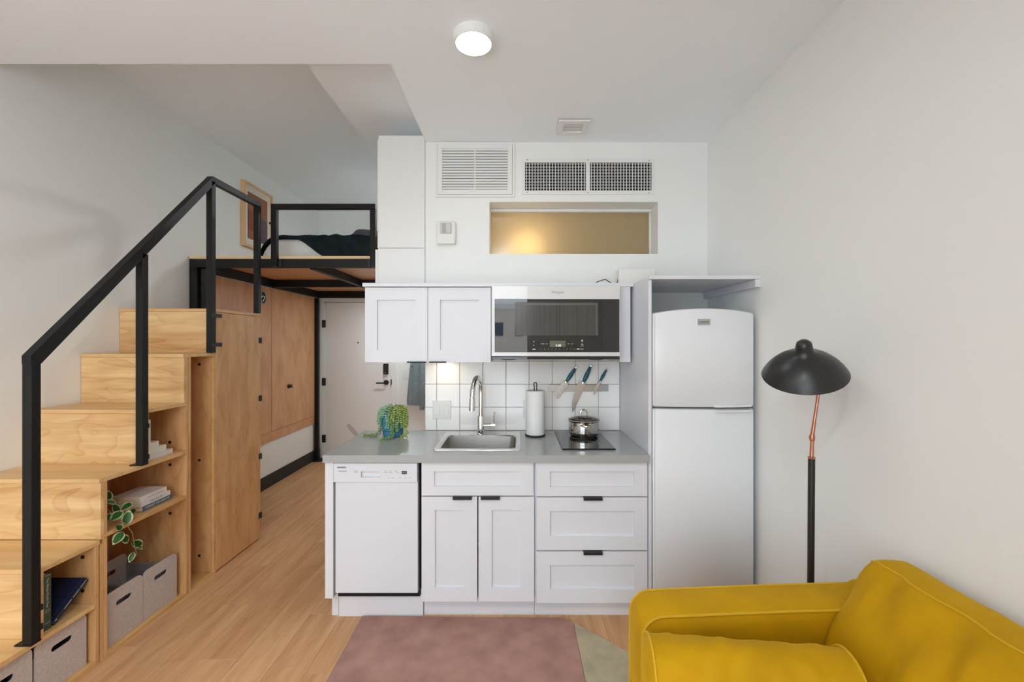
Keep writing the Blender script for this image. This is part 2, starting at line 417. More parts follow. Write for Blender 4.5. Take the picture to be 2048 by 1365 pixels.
# splashback tiles on the kitchen wall
part('grout_bed', (-.6145, .718, YB-.004, YB, .914, 1.43), grout_m, wb)
xs = [-.6145]+[-.535+.1578*k for k in range(9)]; xs[-1] = .716
zs = [.914, 1.072, 1.230, 1.388, 1.43]; tc_ = {}
for i in range(len(xs)-1):
    for j in range(len(zs)-1):
        w, h = round(xs[i+1]-xs[i]-.003, 4), round(zs[j+1]-zs[j]-.003, 4)
        if (w, h) not in tc_:
            bm = bx(-w/2, w/2, -.005, .004, -h/2, h/2, b=.0015, seg=1)
            me = bpy.data.meshes.new('tile'); bm.to_mesh(me); bm.free(); me.materials.append(tile_m); tc_[(w, h)] = me
        link('tile', tc_[(w, h)], wb, loc=((xs[i]+xs[i+1])/2, YB-.005, (zs[j]+zs[j+1])/2))

# niche window
w2 = thing('window_2', 'narrow frosted niche window glowing warm above the kitchen', 'window', ((NX0+NX1)/2, 3.16, NZ0), kind='structure')
part('frosted_pane', (NX0+.001, NX1-.001, 3.150, 3.156, NZ0+.001, NZ1-.022), fr_m, w2)
part('roller_rail', (NX0+.001, NX1-.001, 3.125, 3.158, NZ1-.024, NZ1-.001), white_sat, w2, b=.003)
part('side_trim', (NX1-.012, NX1-.001, 3.135, 3.15, NZ0+.001, NZ1-.025), white_sat, w2)
# bathroom lamp behind the niche window
bl = thing('bathroom_lamp', 'warm globe lamp glowing behind the frosted niche window', 'lamp', (.085, 3.18, 2.05))
part('back_plate', (.045, .125, 3.181, 3.20, 2.0, 2.10), white_sat, bl, b=.003)
obj('arm', tube(B(), [(.085, 3.20, 2.05), (.085, 3.385, 2.06), (.085, 3.40, 2.166)], .008), chrome, bl, smooth=True)
bm = B(); bmesh.ops.create_icosphere(bm, subdivisions=3, radius=.05, matrix=Matrix.Translation((.085, 3.40, 2.215)))
obj('globe', bm, emit('warm_globe', (1.0, .84, .62, 1), 8.0), bl, smooth=True)
bd = bpy.data.lights.new('bathroom_bulb', 'POINT'); bd.energy = 8.0; bd.color = (1, .90, .74); bd.shadow_soft_size = .05
bo = bpy.data.objects.new('bathroom_bulb', bd); COL.objects.link(bo); bo.parent = bl; bo.location = Vector((.085, 3.345, 2.215))-WL[bl.name]

# ------------------------------------------------------------------ entry door
d1 = thing('door_1', 'light grey entry door with black lever and keypad lock', 'door', (-2.06, 5.71, 0), kind='structure')
part('slab', (-2.495, -1.62, 5.715, 5.755, .012, 2.035), door_m, d1, b=.002)
bm = B(); box(bm, -2.545, -2.497, 5.70, 5.72, 0, 2.09); box(bm, -1.618, -1.56, 5.70, 5.72, 0, 2.09); box(bm, -2.497, -1.618, 5.70, 5.72, 2.04, 2.09)
obj('door_frame', bm, door_m, d1)
for z in (1.758, .998, .252):
    bm = tube(B(), [(-2.506, 5.695, z-.05), (-2.506, 5.695, z+.05)], .010); box(bm, -2.53, -2.486, 5.698, 5.7155, z-.05, z+.05)
    obj('hinge', bm, blackm, d1)
bm = lathe(B(), [(.0, 0), (.033, 0), (.033, .012), (.02, .016), (.012, .05), (0, .05)], (-1.69, 5.714, .99), 24, Matrix.Rotation(PI/2, 4, 'X'))
lv = obj('lever_handle', bm, blackm, d1, smooth=True)
obj('lever', bx(-1.81, -1.68, 5.66, 5.676, .976, .992, b=.004), blackm, lv, smooth=True)
kp = part('keypad_lock', (-1.725, -1.66, 5.690, 5.714, 1.095, 1.235), blackm, d1, b=.006)
obj('thumb_turn', lathe(B(), [(.012, 0), (.012, .02), (0, .02)], (-1.695, 5.690, 1.12), 12, Matrix.Rotation(PI/2, 4, 'X')), chrome, kp)
obj('peephole', lathe(B(), [(.010, 0), (.010, .006), (0, .006)], (-2.06, 5.714, 1.51), 14, Matrix.Rotation(PI/2, 4, 'X')), blackm, d1)
part('strike_plate', (-1.628, -1.615, 5.694, 5.712, .96, 1.03), blackm, d1)

# ------------------------------------------------------------------ stairs with storage
XS0, XS1 = XL+.003, -1.965
FY = [1.53, 1.794, 2.06, 2.315, 2.58, 2.84]
ZT = [.2893*k for k in range(1, 7)]
st = thing('storage_staircase', 'birch plywood staircase with open storage cubbies along the left wall', 'staircase', ((XS0+XS1)/2, 2.1, 0))
TE = [2.036, 2.06, 2.597, 2.597, 2.838]
T = .020
for k in range(5):
    part('tread', (XS0, XS1, FY[k]-.004, TE[k], ZT[k]-T, ZT[k]), wood_x, st, b=.0012, seg=1, smooth=False)
    zb = 0.0 if k == 0 else ZT[k-1]
    part('riser', (XS0, XS1-.001, FY[k]+.004, FY[k]+.020, zb+.0005, ZT[k]-T-.0005), wood_r, st)
def vpanel(y0, y1, z1, x0=XS0, z0=0.0):
    return part('divider', (x0, XS1-.001, y0, y1, z0, z1), wood_z, st, b=.001, seg=1, smooth=False)
vpanel(2.038, 2.056, ZT[1]-T-.0005)
vpanel(2.062+.018, 2.062+.036, .578)
vpanel(2.062+.018, 2.062+.036, ZT[2]-T-.0005, z0=.601)
vpanel(2.599, 2.617, ZT[4]-T-.0005)
part('riser_leg', (XS0, XS1-.001, FY[2]+.002, FY[2]+.018, 0, ZT[1]-T-.001), wood_z, st)
part('riser_leg', (XS0, XS1-.001, 2.620, 2.638, 0, ZT[4]-T-.0005), wood_z, st)
part('shelf', (XS0, XS1, 2.08, 2.598, .580, .600), edge_m, st)
part('base_board', (XS0, XS1, 1.55, 2.037, 0, .018), edge_m, st)
part('base_board', (XS0, XS1, 2.099, 2.598, 0, .018), edge_m, st)
part('base_board', (XS0, XS1-.003, 2.639, 2.838, 0, .012), edge_m, st)
part('back_panel', (-2.43, -2.418, 1.55, 2.037, .019, ZT[0]-T-.001), warm_shade_z, st)
part('back_panel', (-2.43, -2.418, 1.813, 2.037, ZT[0]+.001, ZT[1]-T-.001), warm_shade_z, st)
part('back_panel', (-2.43, -2.418, 2.099, 2.598, .019, .579), warm_shade_z, st)
part('back_panel', (-2.43, -2.418, 2.099, 2.598, .601, ZT[2]-T-.001), warm_shade_z, st)
part('back_panel', (-2.43, -2.418, 2.334, 2.598, ZT[2]+.001, ZT[3]-T-.001), warm_shade_z, st)
part('back_panel', (-2.43, -2.418, 2.639, 2.838, .013, ZT[4]-T-.001), warm_shade_z, st)
cap_bm = lathe(B(), [(.0, 0), (.009, 0), (.008, .003), (0, .0035)], (0, 0, 0), 14, Matrix.Rotation(PI/2, 4, 'X'))
cap_me = bpy.data.meshes.new('bolt_cap'); cap_bm.to_mesh(cap_me); cap_bm.free(); cap_me.materials.append(blackm)
def cap(x, y, z, par=st): link('bolt_cap', cap_me, par, loc=Vector((x, y, z))-WL[par.name])
for (x, z) in ((-2.025, .509), (-2.025, .352)): cap(x, 2.0379, z)
for (x, z) in ((-2.062, .918), (-2.06, .784), (-2.06, .494)): cap(x, 2.5989, z)

wd = thing('wardrobe_cabinet', 'tall birch plywood wardrobe forming the top stair, hinged door facing the kitchen', 'wardrobe', (-2.27, 3.1, 0))
part('side_panel', (XS0, XS1-.021, 2.842, 2.860, 0, ZT[5]-T-.001), wood_z, wd)
part('front_edge', (XS1-.020, XS1-.001, 2.842, 2.860, 0, ZT[5]-T-.001), edge_m, wd)
part('riser', (XS0, XS1-.0205, 2.837, 2.8415, ZT[4]+.001, ZT[5]-T-.001), wood_r, wd)
part('top_step', (XS0, XS1, 2.832, 3.362, ZT[5]-T, ZT[5]), wood_x, wd, b=.0012, seg=1, smooth=False)
part('rear_panel', (XS0, XS1-.021, 3.342, 3.360, 0, ZT[5]-T-.001), wood_z, wd)
part('bottom_panel', (XS0, XS1-.021, 2.861, 3.341, 0.0, .02), wood_y, wd)
wdoor = part('door', (XS1-.019, XS1, 2.8615, 3.358, .012, ZT[5]-T-.003), wood_z, wd, b=.001, seg=1, smooth=False)
for z in (1.53, 1.084, .637, .182):
    bm = bx(XS1-.0005, XS1+.003, 3.335, 3.362, z-.022, z+.022, b=.001, seg=1)
    tube(bm, [(XS1+.003, 3.362, z-.022), (XS1+.003, 3.362, z+.022)], .006, 8)
    obj('hinge', bm, blackm, wdoor)
for z in (1.372, .745, .121): cap(-2.062, 2.8419, z, wd)

# stair handrail
hr = thing('stair_handrail', 'black square steel handrail climbing the stairs on four posts', 'handrail', (-1.965, 1.77, ZT[0]))
HX0, HX1 = -1.986, -1.948
def post(y, z0, z1): return part('post', (HX0, HX1, y-.019, y+.019, z0, z1), black, hr, b=.002, seg=1, smooth=False)
py = [1.77, 2.294, 2.815, 3.32]
ZR1, ZR3 = 1.462, 2.588
sl = (ZR3-ZR1)/(py[2]-py[0])
post(py[0], ZT[0]+.006, ZR1-.03); post(py[1], ZT[2]+.006, ZR1+sl*(py[1]-py[0])-.045)
post(py[2], ZT[4]+.0015, ZR3-.03); post(py[3], ZT[5]+.002, ZR3-.04)
bm = B(); hh = .019
prof = [(py[0]-hh, ZR1-.034), (py[0]-hh, ZR1), (py[2]-.006, ZR3), (py[3]+hh, ZR3), (py[3]+hh, ZR3-.038), (py[2]+.014, ZR3-.038), (py[0]+hh, ZR1-.034)]
plate(bm, prof, [], HX1-HX0, lambda u, v, w: (HX0+w, u, v))
obj('top_rail', bm, black, hr)
part('foot_plate', (HX0-.03, HX1, py[0]-.02, py[0]+.02, ZT[0]+.0005, ZT[0]+.006), black, hr)
part('foot_plate', (HX0-.03, HX1, py[1]-.02, py[1]+.018, ZT[2]+.0005, ZT[2]+.006), black, hr)
for y, zz in ((py[0], (.42, .34)), (py[1], (1.07, .905)), (py[2], (1.69, 1.50))):
    for z in zz:
        if y == py[2]: d = (HX1-.002, HX1+.004, y-.02, y+.072, z-.012, z+.012)
        else: d = (-1.9648, -1.955, y+.017, y+.034, z-.012, z+.012)
        part('bracket', d, blackm, hr, b=.001, seg=1)

# ------------------------------------------------------------------ loft
lf = thing('loft_platform', 'black steel framed loft platform with plywood deck above the corridor', 'loft', (-1.6, 4.5, 2.1))
LX0, LX1 = XL+.004, -.63
part('deck', (LX0, LX1, 3.442, YF-.004, 2.1765, 2.20), [deck_m], lf)
part('deck_underside', (LX0+.06, LX1, 3.49, 5.55, 2.170, 2.176), warm_shade_x, lf)
part('front_beam', (LX0, LX1, 3.44, 3.485, 2.108, 2.1762), black, lf, b=.002, seg=1)
part('rear_beam', (LX0+.055, LX1, 5.555, 5.61, 2.085, 2.1762), black, lf, b=.002, seg=1)
part('cross_beam', (LX0+.055, LX1, 4.55, 4.60, 2.095, 2.1695), black, lf, b=.002, seg=1)
part('side_beam', (LX0, LX0+.054, 3.486, 5.60, 2.095, 2.1762), black, lf, b=.002, seg=1)
part('joist', (-1.645, -1.60, 3.486, 4.549, 2.10, 2.1695), black, lf, b=.002, seg=1)
part('joist', (-1.645, -1.60, 4.601, 5.554, 2.10, 2.1695), black, lf, b=.002, seg=1)
part('post', (LX0, LX0+.06, 3.42+.02, 3.50, 0, 2.1075), black, lf, b=.002, seg=1)
part('post', (LX0+.07, LX0+.12, 3.47, 3.52, 0, 2.1075), blackm, lf, b=.002, seg=1)
part('post', (LX0+.013, LX0+.06, 5.55, 5.60, 0, 2.084), black, lf, b=.002, seg=1)
part('foot_plate', (LX0+.013, LX0+.12, 5.50, 5.66, 0.0005, .008), blackm, lf)
gr = thing('loft_guardrail', 'short black steel guardrail on the front edge of the loft', 'guardrail', (-1.5, 3.42, 2.2))
GX0, GX1 = -1.909, -1.092
bm = B(); box(bm, GX0, GX1, 3.398, 3.438, 2.56, 2.60)
obj('top_rail', bev(bm, .002, 1), black, gr)
for a in (GX0, GX1-.042):
    part('post', (a, a+.042, 3.398, 3.438, 2.108, 2.5595), black, gr, b=.002, seg=1)
for a in (GX0-.028, GX0+.043, GX1-.070):
    bm = bx(a, a+.027, 3.430, 3.4398, 2.112, 2.172, b=.001, seg=1)
    for z in (2.125, 2.160): lathe(bm, [(0, 0), (.006, 0), (.006, .006), (0, .006)], (a+.0135, 3.430, z), 8, Matrix.Rotation(PI/2, 4, 'X'))
    obj('clamp_bracket', bm, blackm, gr)
obj('clip', lathe(B(), [(0, 0), (.008, 0), (.01, .02), (0, .02)], (GX0, 3.418, 2.452), 8, Matrix.Rotation(-PI/2, 4, 'Y')), blackm, gr)

# wood panel on the left wall, with fold-down desk
wp = thing('wall_panel', 'plywood wall panel, warm shade painted into its tone, with fold down desk under the loft', 'wall panel', (XL, 4.5, .48))
part('fixed_board', (XL+.002, XL+.022, 3.525, 4.565, .575, 2.085), warm_shade_z, wp)
part('bottom_rail', (XL+.002, XL+.022, 3.525, 5.545, .483, .572), warm_shade_x, wp)
fd = part('fold_down_desk', (XL+.002, XL+.024, 4.570, 5.545, .576, 2.085), warm_shade_z, wp, b=.001, seg=1, smooth=False)
obj('knob', lathe(B(), [(0, 0), (.024, 0), (.026, .01), (.016, .02), (.020, .036), (0, .040)], (XL+.024, 4.91, 1.02), 18, Matrix.Rotation(PI/2, 4, 'Y')), blackm, fd, smooth=True)
bm = B()
for k in range(1): tube(bm, [(XL+.024, 4.42+.045*math.cos(t*PI/12), 1.968+.062*math.sin(t*PI/12)) for t in range(24)], .006, 8, closed=True)
gm = obj('grommet_ring', bm, badge_m, wp, smooth=True)
obj('grommet_hole', lathe(B(), [(0, 0), (.05, 0), (.05, .002), (0, .002)], (XL+.0215, 4.42, 1.968), 20, Matrix.Rotation(PI/2, 4, 'Y') @ Matrix.Diagonal((1.2, .85, 1, 1))), dark, wp)
obj('cable_loop', tube(B(), [(XL+.028, 4.37, 1.965), (XL+.035, 4.395, 1.985), (XL+.036, 4.42, 1.98), (XL+.034, 4.415, 1.955), (XL+.03, 4.40, 1.93)], .006, 8), plastic_w, wp, smooth=True)

# framed picture in the loft
pf = thing('framed_picture', 'oak framed abstract print in rust and mauve hung in the loft', 'picture', (XL, 4.32, 2.43))
PY0, PY1, PZ0, PZ1 = 4.09, 4.57, 2.43, 3.05
bm = B(); fw = .022
box(bm, XL+.002, XL+.037, PY0, PY0+fw, PZ0, PZ1); box(bm, XL+.002, XL+.037, PY1-fw, PY1, PZ0, PZ1)
box(bm, XL+.002, XL+.037, PY0+fw, PY1-fw, PZ0, PZ0+fw); box(bm, XL+.002, XL+.037, PY0+fw, PY1-fw, PZ1-fw, PZ1)
obj('frame', bm, frame_m, pf)
part('mat_board', (XL+.003, XL+.020, PY0+fw, PY1-fw, PZ0+fw, PZ1-fw), mat_bd, pf)
art = bpy.data.materials.new('rust_mauve_print'); art.use_nodes = True
nt = art.node_tree; p = nt.nodes['Principled BSDF']; p.inputs['Roughness'].default_value = .6
tcn = nt.nodes.new('ShaderNodeTexCoord'); sp = nt.nodes.new('ShaderNodeSeparateXYZ'); nt.links.new(tcn.outputs['Generated'], sp.inputs[0])
def mth(op, a, b_=None, c=None):
    n = nt.nodes.new('ShaderNodeMath'); n.operation = op
    for i, q in enumerate((a, b_, c)):
        if q is None: continue
        if isinstance(q, (int, float)): n.inputs[i].default_value = q
        else: nt.links.new(q, n.inputs[i])
    return n.outputs[0]
stripe = mth('GREATER_THAN', mth('FRACT', mth('MULTIPLY', sp.outputs[1], 16)), .72)
up = mth('GREATER_THAN', mth('ADD', sp.outputs[2], mth('MULTIPLY', sp.outputs[1], .1)), .62)
low = mth('LESS_THAN', sp.outputs[2], .2); leftm = mth('LESS_THAN', sp.outputs[1], .5)
stripe2 = mth('MULTIPLY', stripe, mth('MAXIMUM', up, mth('MULTIPLY', low, leftm)))
mauve = mth('MULTIPLY', mth('GREATER_THAN', mth('ADD', sp.outputs[1], mth('MULTIPLY', sp.outputs[2], -.35)), .38), mth('LESS_THAN', sp.outputs[2], .58))
m1 = nt.nodes.new('ShaderNodeMix'); m1.data_type = 'RGBA'; m1.inputs['A'].default_value = srgb(128, 62, 32); m1.inputs['B'].default_value = srgb(92, 68, 80)
nt.links.new(mauve, m1.inputs['Factor'])
m2 = nt.nodes.new('ShaderNodeMix'); m2.data_type = 'RGBA'; m2.inputs['B'].default_value = srgb(176, 124, 82)
nt.links.new(stripe2, m2.inputs['Factor']); nt.links.new(m1.outputs['Result'], m2.inputs['A']); nt.links.new(m2.outputs['Result'], p.inputs['Base Color'])
part('print', (XL+.0205, XL+.0215, PY0+.075, PY1-.075, PZ0+.085, PZ1-.085), art, pf)

# bed on the loft
mt = thing('loft_mattress', 'white sheeted mattress lying on the loft deck', 'mattress', (-1.4, 4.6, 2.2))
MX0, MX1, MY0, MY1, MZ0, MZ1 = -2.115, -.66, 3.64, 5.60, 2.2005, 2.388
def mtop(x, r=.15):      # rounded side profile of the mattress and quilt
    d = x-MX0
    if d <= 0: return MZ0
    if d < r: return MZ0+(MZ1-MZ0)*math.sqrt(max(0, 1-((r-d)/r)**2))
    return MZ1
bm = B(); us = [0, .004, .015, .035, .06, .09, .12, .15]+[.15+.1*k for k in range(1, 13)]+[MX1-MX0]
ysg = [MY0, MY0+.012, MY0+.04, MY0+.3, MY1]
rows = []
for y in ysg:
    k = .80 if y == MY0 else (.94 if y == ysg[1] else 1.0)
    rows.append([bm.verts.new((MX0+u, y, MZ0+(mtop(MX0+u)-MZ0)*k)) for u in us])
for A, C in zip(rows, rows[1:]):
    for i in range(len(us)-1): bm.faces.new((A[i], A[i+1], C[i+1], C[i]))
lo = [bm.verts.new((MX0+u, MY0, MZ0)) for u in us]
for i in range(len(us)-1): bm.faces.new((lo[i], lo[i+1], rows[0][i+1], rows[0][i]))
obj('mattress_body', bm, sheet_m, mt, smooth=True, angle=60)
# throw: wraps the left side and hangs over the foot end
th = B(); NU, NV = 70, 30
grid = []
def hang(x):
    if x < -1.93: return .012
    if x < -1.80: return .012+.02*(x+1.93)/.13
    if x < -1.58: return .032+(.155)*((x+1.80)/.22)**1.1
    return .187
for j in range(NV+1):
    row = []
    for i in range(NU+1):
        s = i/NU
        x = MX0-.016+(MX1-MX0+.016)*s**1.6
        z = mtop(x+.016, .165)+.014
        if i == 0: z = MZ0+.001
        t = j/NV
        h = hang(x)
        nz = noise.fractal(Vector((x*9, j*.22, 1.3)), 1.0, 2.0, 4)*.018 + .011*math.sin(x*34+t*7+2*math.sin(x*9))*max(0, min(1, (x+1.9)*4))
        if t < .5:
            q = t/.5; y = MY0-.014; zz = z-h*(1-q); zz = max(zz, MZ0+.003)
            y -= abs(nz)*.9+.010*(1-q)*min(1, h/.1)
            row.append(th.verts.new((x, y, zz+(nz*.3 if h > .03 else 0))))
        else:
            q = (t-.5)/.5; y = MY0-.014+.9*q
            row.append(th.verts.new((x, y, z+abs(nz)*.9+.004)))
    grid.append(row)
for A, C in zip(grid, grid[1:]):
    for i in range(NU): th.faces.new((A[i], A[i+1], C[i+1], C[i]))
bmesh.ops.solidify(th, geom=list(th.faces), thickness=-.006)
tw = obj('velvet_throw', th, throw_m, None, smooth=True, angle=60)
tag(tw, 'dark teal velvet throw crumpled over the loft mattress', 'blanket')
def pillow(name, c, sx, sy, sz, mat, rot, label, cat, parent=None, n=14):
    bm = B(); G = {}
    for s in (1, -1):
        for i in range(n+1):
            for j in range(n+1):
                u, v = i/n*2-1, j/n*2-1
                e = max(0, (1-u*u)*(1-v*v))**.42
                pinch = 1-.08*(1-abs(u))*abs(v) ; pin2 = 1-.08*(1-abs(v))*abs(u)
                if e == 0 and s == -1 and (1, i, j) in G: G[(s, i, j)] = G[(1, i, j)]; continue
                G[(s, i, j)] = bm.verts.new((u*sx*pin2, v*sy*pinch, s*sz*e))
        for i in range(n):
            for j in range(n):
                q = [G[(s, i, j)], G[(s, i+1, j)], G[(s, i+1, j+1)], G[(s, i, j+1)]]
                bm.faces.new(q if s == 1 else q[::-1])
    M = Matrix.Translation(Vector(c)) @ rot
    bmesh.ops.transform(bm, matrix=M, verts=bm.verts)
    o = obj(name, bm, mat, parent, smooth=True, angle=80)
    return tag(o, label, cat)
from mathutils import Euler
pillow('bed_pillow', (-1.38, 4.28, 2.535), .27, .165, .055, pillow_d, Euler((.60, .15, -.1)).to_matrix().to_4x4(), 'dark charcoal pillow poking up behind the velvet throw', 'pillow')

# ------------------------------------------------------------------ kitchen
def shaker(name, x0, x1, z0, z1, yf, parent, st_=.07, rl=.07, th_=.02, mat=None):
    mat = mat or white
    bm = B()
    for d in ((x0, x0+st_, yf, yf+th_, z0, z1), (x1-st_, x1, yf, yf+th_, z0, z1), (x0+st_, x1-st_, yf, yf+th_, z0, z0+rl), (x0+st_, x1-st_, yf, yf+th_, z1-rl, z1)):
        box(bm, *d)
    bmesh.ops.remove_doubles(bm, verts=bm.verts, dist=1e-6)
    o = obj(name, bm, mat, parent)
    obj('door_panel' if 'door' in name else 'drawer_panel', bx(x0+st_-.001, x1-st_+.001, yf+.013, yf+th_-.001, z0+rl-.001, z1-rl+.001), mat, o)
    return o
def pull(x0, x1, z, yf, par, down=False):
    bm = B()
    if not down:
        prof = [(yf+.010, z+.0025), (yf-.016, z+.0025), (yf-.020, z-.001), (yf-.020, z-.013), (yf-.0175, z-.013), (yf-.0175, z-.001), (yf+.010, z)]
    else:
        prof = [(yf+.010, z-.0025), (yf-.016, z-.0025), (yf-.019, z+.0), (yf-.019, z+.006), (yf-.0165, z+.006), (yf-.0165, z+.0005), (yf+.010, z)]
    plate(bm, prof, [], x1-x0, lambda u, v, w: (x0+w, u, v))
    return obj('handle', bm, blackm, par)

YK = 2.34
ep = thing('cabinet_end_panel', 'white end panel standing left of the dishwasher', 'panel', (-1.0, 2.6, 0))
part('upper_board', (-1.020, -.976, YK-.005, 2.96, .139, .873), white, ep, b=.001, seg=1, smooth=False)
part('foot_board', (-1.016, -.980, YK+.075, 2.96, 0, .1385), white, ep)

dw = thing('dishwasher', 'white slim dishwasher with front control strip and small display', 'dishwasher', (-.745, 2.6, 0))
part('tub', (-.968, -.52, 2.38, 2.94, .125, .862), dark, dw)
bm = B(); cy0 = YK-.012
for d in ((-.972, -.825, .7665, .868), (-.722, -.524, .7665, .868), (-.825, -.722, .7665, .792), (-.825, -.722, .824, .868)): box(bm, d[0], d[1], cy0, 2.378, d[2], d[3])
bmesh.ops.remove_doubles(bm, verts=bm.verts, dist=1e-6)
cp = obj('control_panel', bm, white_gl, dw)
dd = part('door', (-.965, -.522, YK-.005, 2.378, .168, .764), white_gl, dw, b=.003)
part('kick_plate', (-.974, -.5078, 2.405, 2.43, 0, .150), white, dw)
part('lower_grille', (-.955, -.528, 2.382, 2.404, .146, .164), grey_p, dw)
bm = B(); yf = YK-.0125
part('handle_pocket', (-.826, -.721, yf+.016, yf+.02, .791, .825), white_gl, cp)
bm = B()
for k in range(7): box(bm, -.950+k*.0068, -.9465+k*.0068, yf-.0008, yf+.002, .842, .8495)
obj('vent_slots', bm, dark_p, cp)
text('logo', 'Whirlpool', .0105, (-.922, yf-.0003, .826), grey_p, cp)
dp = part('display', (-.606, -.579, yf-.0008, yf+.002, .810, .826), dark_p, cp)
text('display_digits', '2:16', .011, (-.5925, yf-.0012, .818), lite_p, dp)
bm = B()
for (a, z) in ((-.86, .826), (-.86, .819), (-.70, .826), (-.70, .818), (-.675, .826), (-.675, .818), (-.645, .826), (-.635, .818)):
    box(bm, a, a+.018, yf-.0004, yf+.002, z-.0008, z+.0008)
for a in (-.68, -.66, -.62, -.59, -.565): box(bm, a, a+.009, yf-.0004, yf+.002, .789, .7905)
obj('button_print', bm, grey_p, cp, kind='stuff')

sc_ = thing('sink_base_cabinet', 'white shaker sink cabinet with two doors and false drawer front', 'cabinet', (-.2, 2.6, 0))
for d in ((-.507, -.489), (.089, .107)): part('side_board', (d[0], d[1], YK+.021, 2.96, .112, .872), white, sc_)
part('bottom_board', (-.4885, .0885, YK+.021, 2.96, .112, .130), white, sc_)
part('top_rail', (-.4885, .0885, YK+.021, YK+.040, .772, .872), white, sc_)
part('toe_kick', (-.505, .107, 2.418, 2.436, 0, .1115), white, sc_)
shaker('false_drawer_front', -.503, .097, .690, .8705, YK, sc_, .068, .050)
dA = shaker('door', -.503, -.2035, .120, .684, YK, sc_, .072, .072)
dB = shaker('door', -.1965, .1025, .120, .684, YK, sc_, .072, .072)
pull(-.333, -.231, .687, YK, dA); pull(-.183, -.081, .687, YK, dB)
dc = thing('drawer_base_cabinet', 'white shaker base cabinet with three stacked drawers under the cooktop', 'cabinet', (.41, 2.6, 0))
part('carcass', (.109, .718, YK+.021, 2.96, .112, .872), white, dc)
part('toe_kick', (.109, .718, 2.418, 2.436, 0, .1115), white, dc)
da = shaker('drawer', .1157, .7127, .6876, .8705, YK, dc, .073, .050)
db_ = shaker('drawer', .1157, .7127, .397, .680, YK, dc, .073, .073)
dcc = shaker('drawer', .1157, .7127, .112, .389, YK, dc, .073, .073)
pull(.366, .468, .683, YK, db_); pull(.366, .468, .392, YK, dcc)

# countertop with sink cut-out
ct = B(); SX0, SX1, SY0, SY1 = -.436, .012, 2.44, 2.87
for d in ((-1.024, SX0, 2.315, YB-.008, .874, .914), (SX1, .7175, 2.315, YB-.008, .874, .914), (SX0, SX1, 2.315, SY0, .874, .914), (SX0, SX1, SY1, YB-.008, .874, .914)):
    box(ct, *d)
bmesh.ops.remove_doubles(ct, verts=ct.verts, dist=1e-6)
tag(obj('countertop', ct, counter_m), 'grey speckled quartz worktop over the base cabinets', 'countertop')

# sink
sk = thing('kitchen_sink', 'stainless steel drop in sink set into the grey worktop', 'sink', (-.21, 2.65, .914))
bm = B()
def rr3(x0, x1, y0, y1, r, z, seg=5): return [(u, v, z) for u, v in rrect(x0, x1, y0, y1, r, seg)]
loops = [rr3(-.458, .036, 2.414, 2.894, .018, .9143), rr3(-.456, .034, 2.416, 2.892, .016, .9185), rr3(-.446, .024, 2.427, 2.882, .014, .9195),
         rr3(-.432, .010, 2.448, 2.800, .045, .9185), rr3(-.426, .004, 2.455, 2.794, .042, .912), rr3(-.420, -.002, 2.462, 2.788, .05, .78), rr3(-.40, -.02, 2.48, 2.77, .04, .765)]
V = [[bm.verts.new(p_) for p_ in L] for L in loops]
for A, C in zip(V, V[1:]):
    m_ = len(A)
    for i in range(m_): bm.faces.new((A[i], A[(i+1) % m_], C[(i+1) % m_], C[i]))
bm.faces.new(V[-1])
obj('basin', bm, steel, sk, smooth=True, angle=40)
obj('drain', lathe(B(), [(0, .0), (.045, .0), (.045, .003), (.03, .004), (.028, .001), (0, .001)], (-.21, 2.62, .7655), 24), chrome, sk, smooth=True)
bm = B()
for (a, w) in ((-.032, .008), (-.018, .012), (0, .010), (.018, .012)): box(bm, -.212+a, -.212+a+w, 2.7875, 2.7895, .853, .861)
obj('stamped_mark', bm, chrome, sk)

# faucet
fc = thing('kitchen_faucet', 'chrome pull down gooseneck faucet behind the sink', 'faucet', (-.222, 2.838, .9195))
FX, FYY = -.222, 2.838
bm = lathe(B(), [(0, 0), (.026, 0), (.026, .004), (.0235, .006), (.0235, .112), (.022, .116), (0, .116)], (FX, FYY, .9195), 28)
obj('body', bm, chrome, fc, smooth=True)
pts = [(FX, FYY, 1.03), (FX, FYY, 1.10), (FX, FYY, 1.18)]
R_ = .098
for k in range(0, 17):
    a = k/16*PI*.95
    dx, dy = -.036, -.196
    q = (1-math.cos(a))/2
    pts.append((FX+dx*q, FYY+dy*q, 1.195+R_*math.sin(a)))
pts.append((FX-.037, FYY-.200, 1.18))
obj('spout', tube(B(), pts, .0155, 14), chrome, fc, smooth=True)
obj('spray_head', tube(B(), [(FX-.037, FYY-.200, 1.178), (FX-.037, FYY-.2005, 1.170), (FX-.0385, FYY-.202, 1.10)], [.0165, .0175, .0185], 16), chrome, fc, smooth=True)
hb = obj('handle_hub', tube(B(), [(FX+.018, FYY, .972), (FX+.052, FYY, .972), (FX+.053, FYY, .972), (FX+.092, FYY, .972)], [.016, .016, .0185, .0185], 18), chrome, fc, smooth=True)
obj('lever', tube(B(), [(FX+.083, FYY, .985), (FX+.085, FYY, 1.064)], [.005, .0042], 10), chrome, hb, smooth=True)

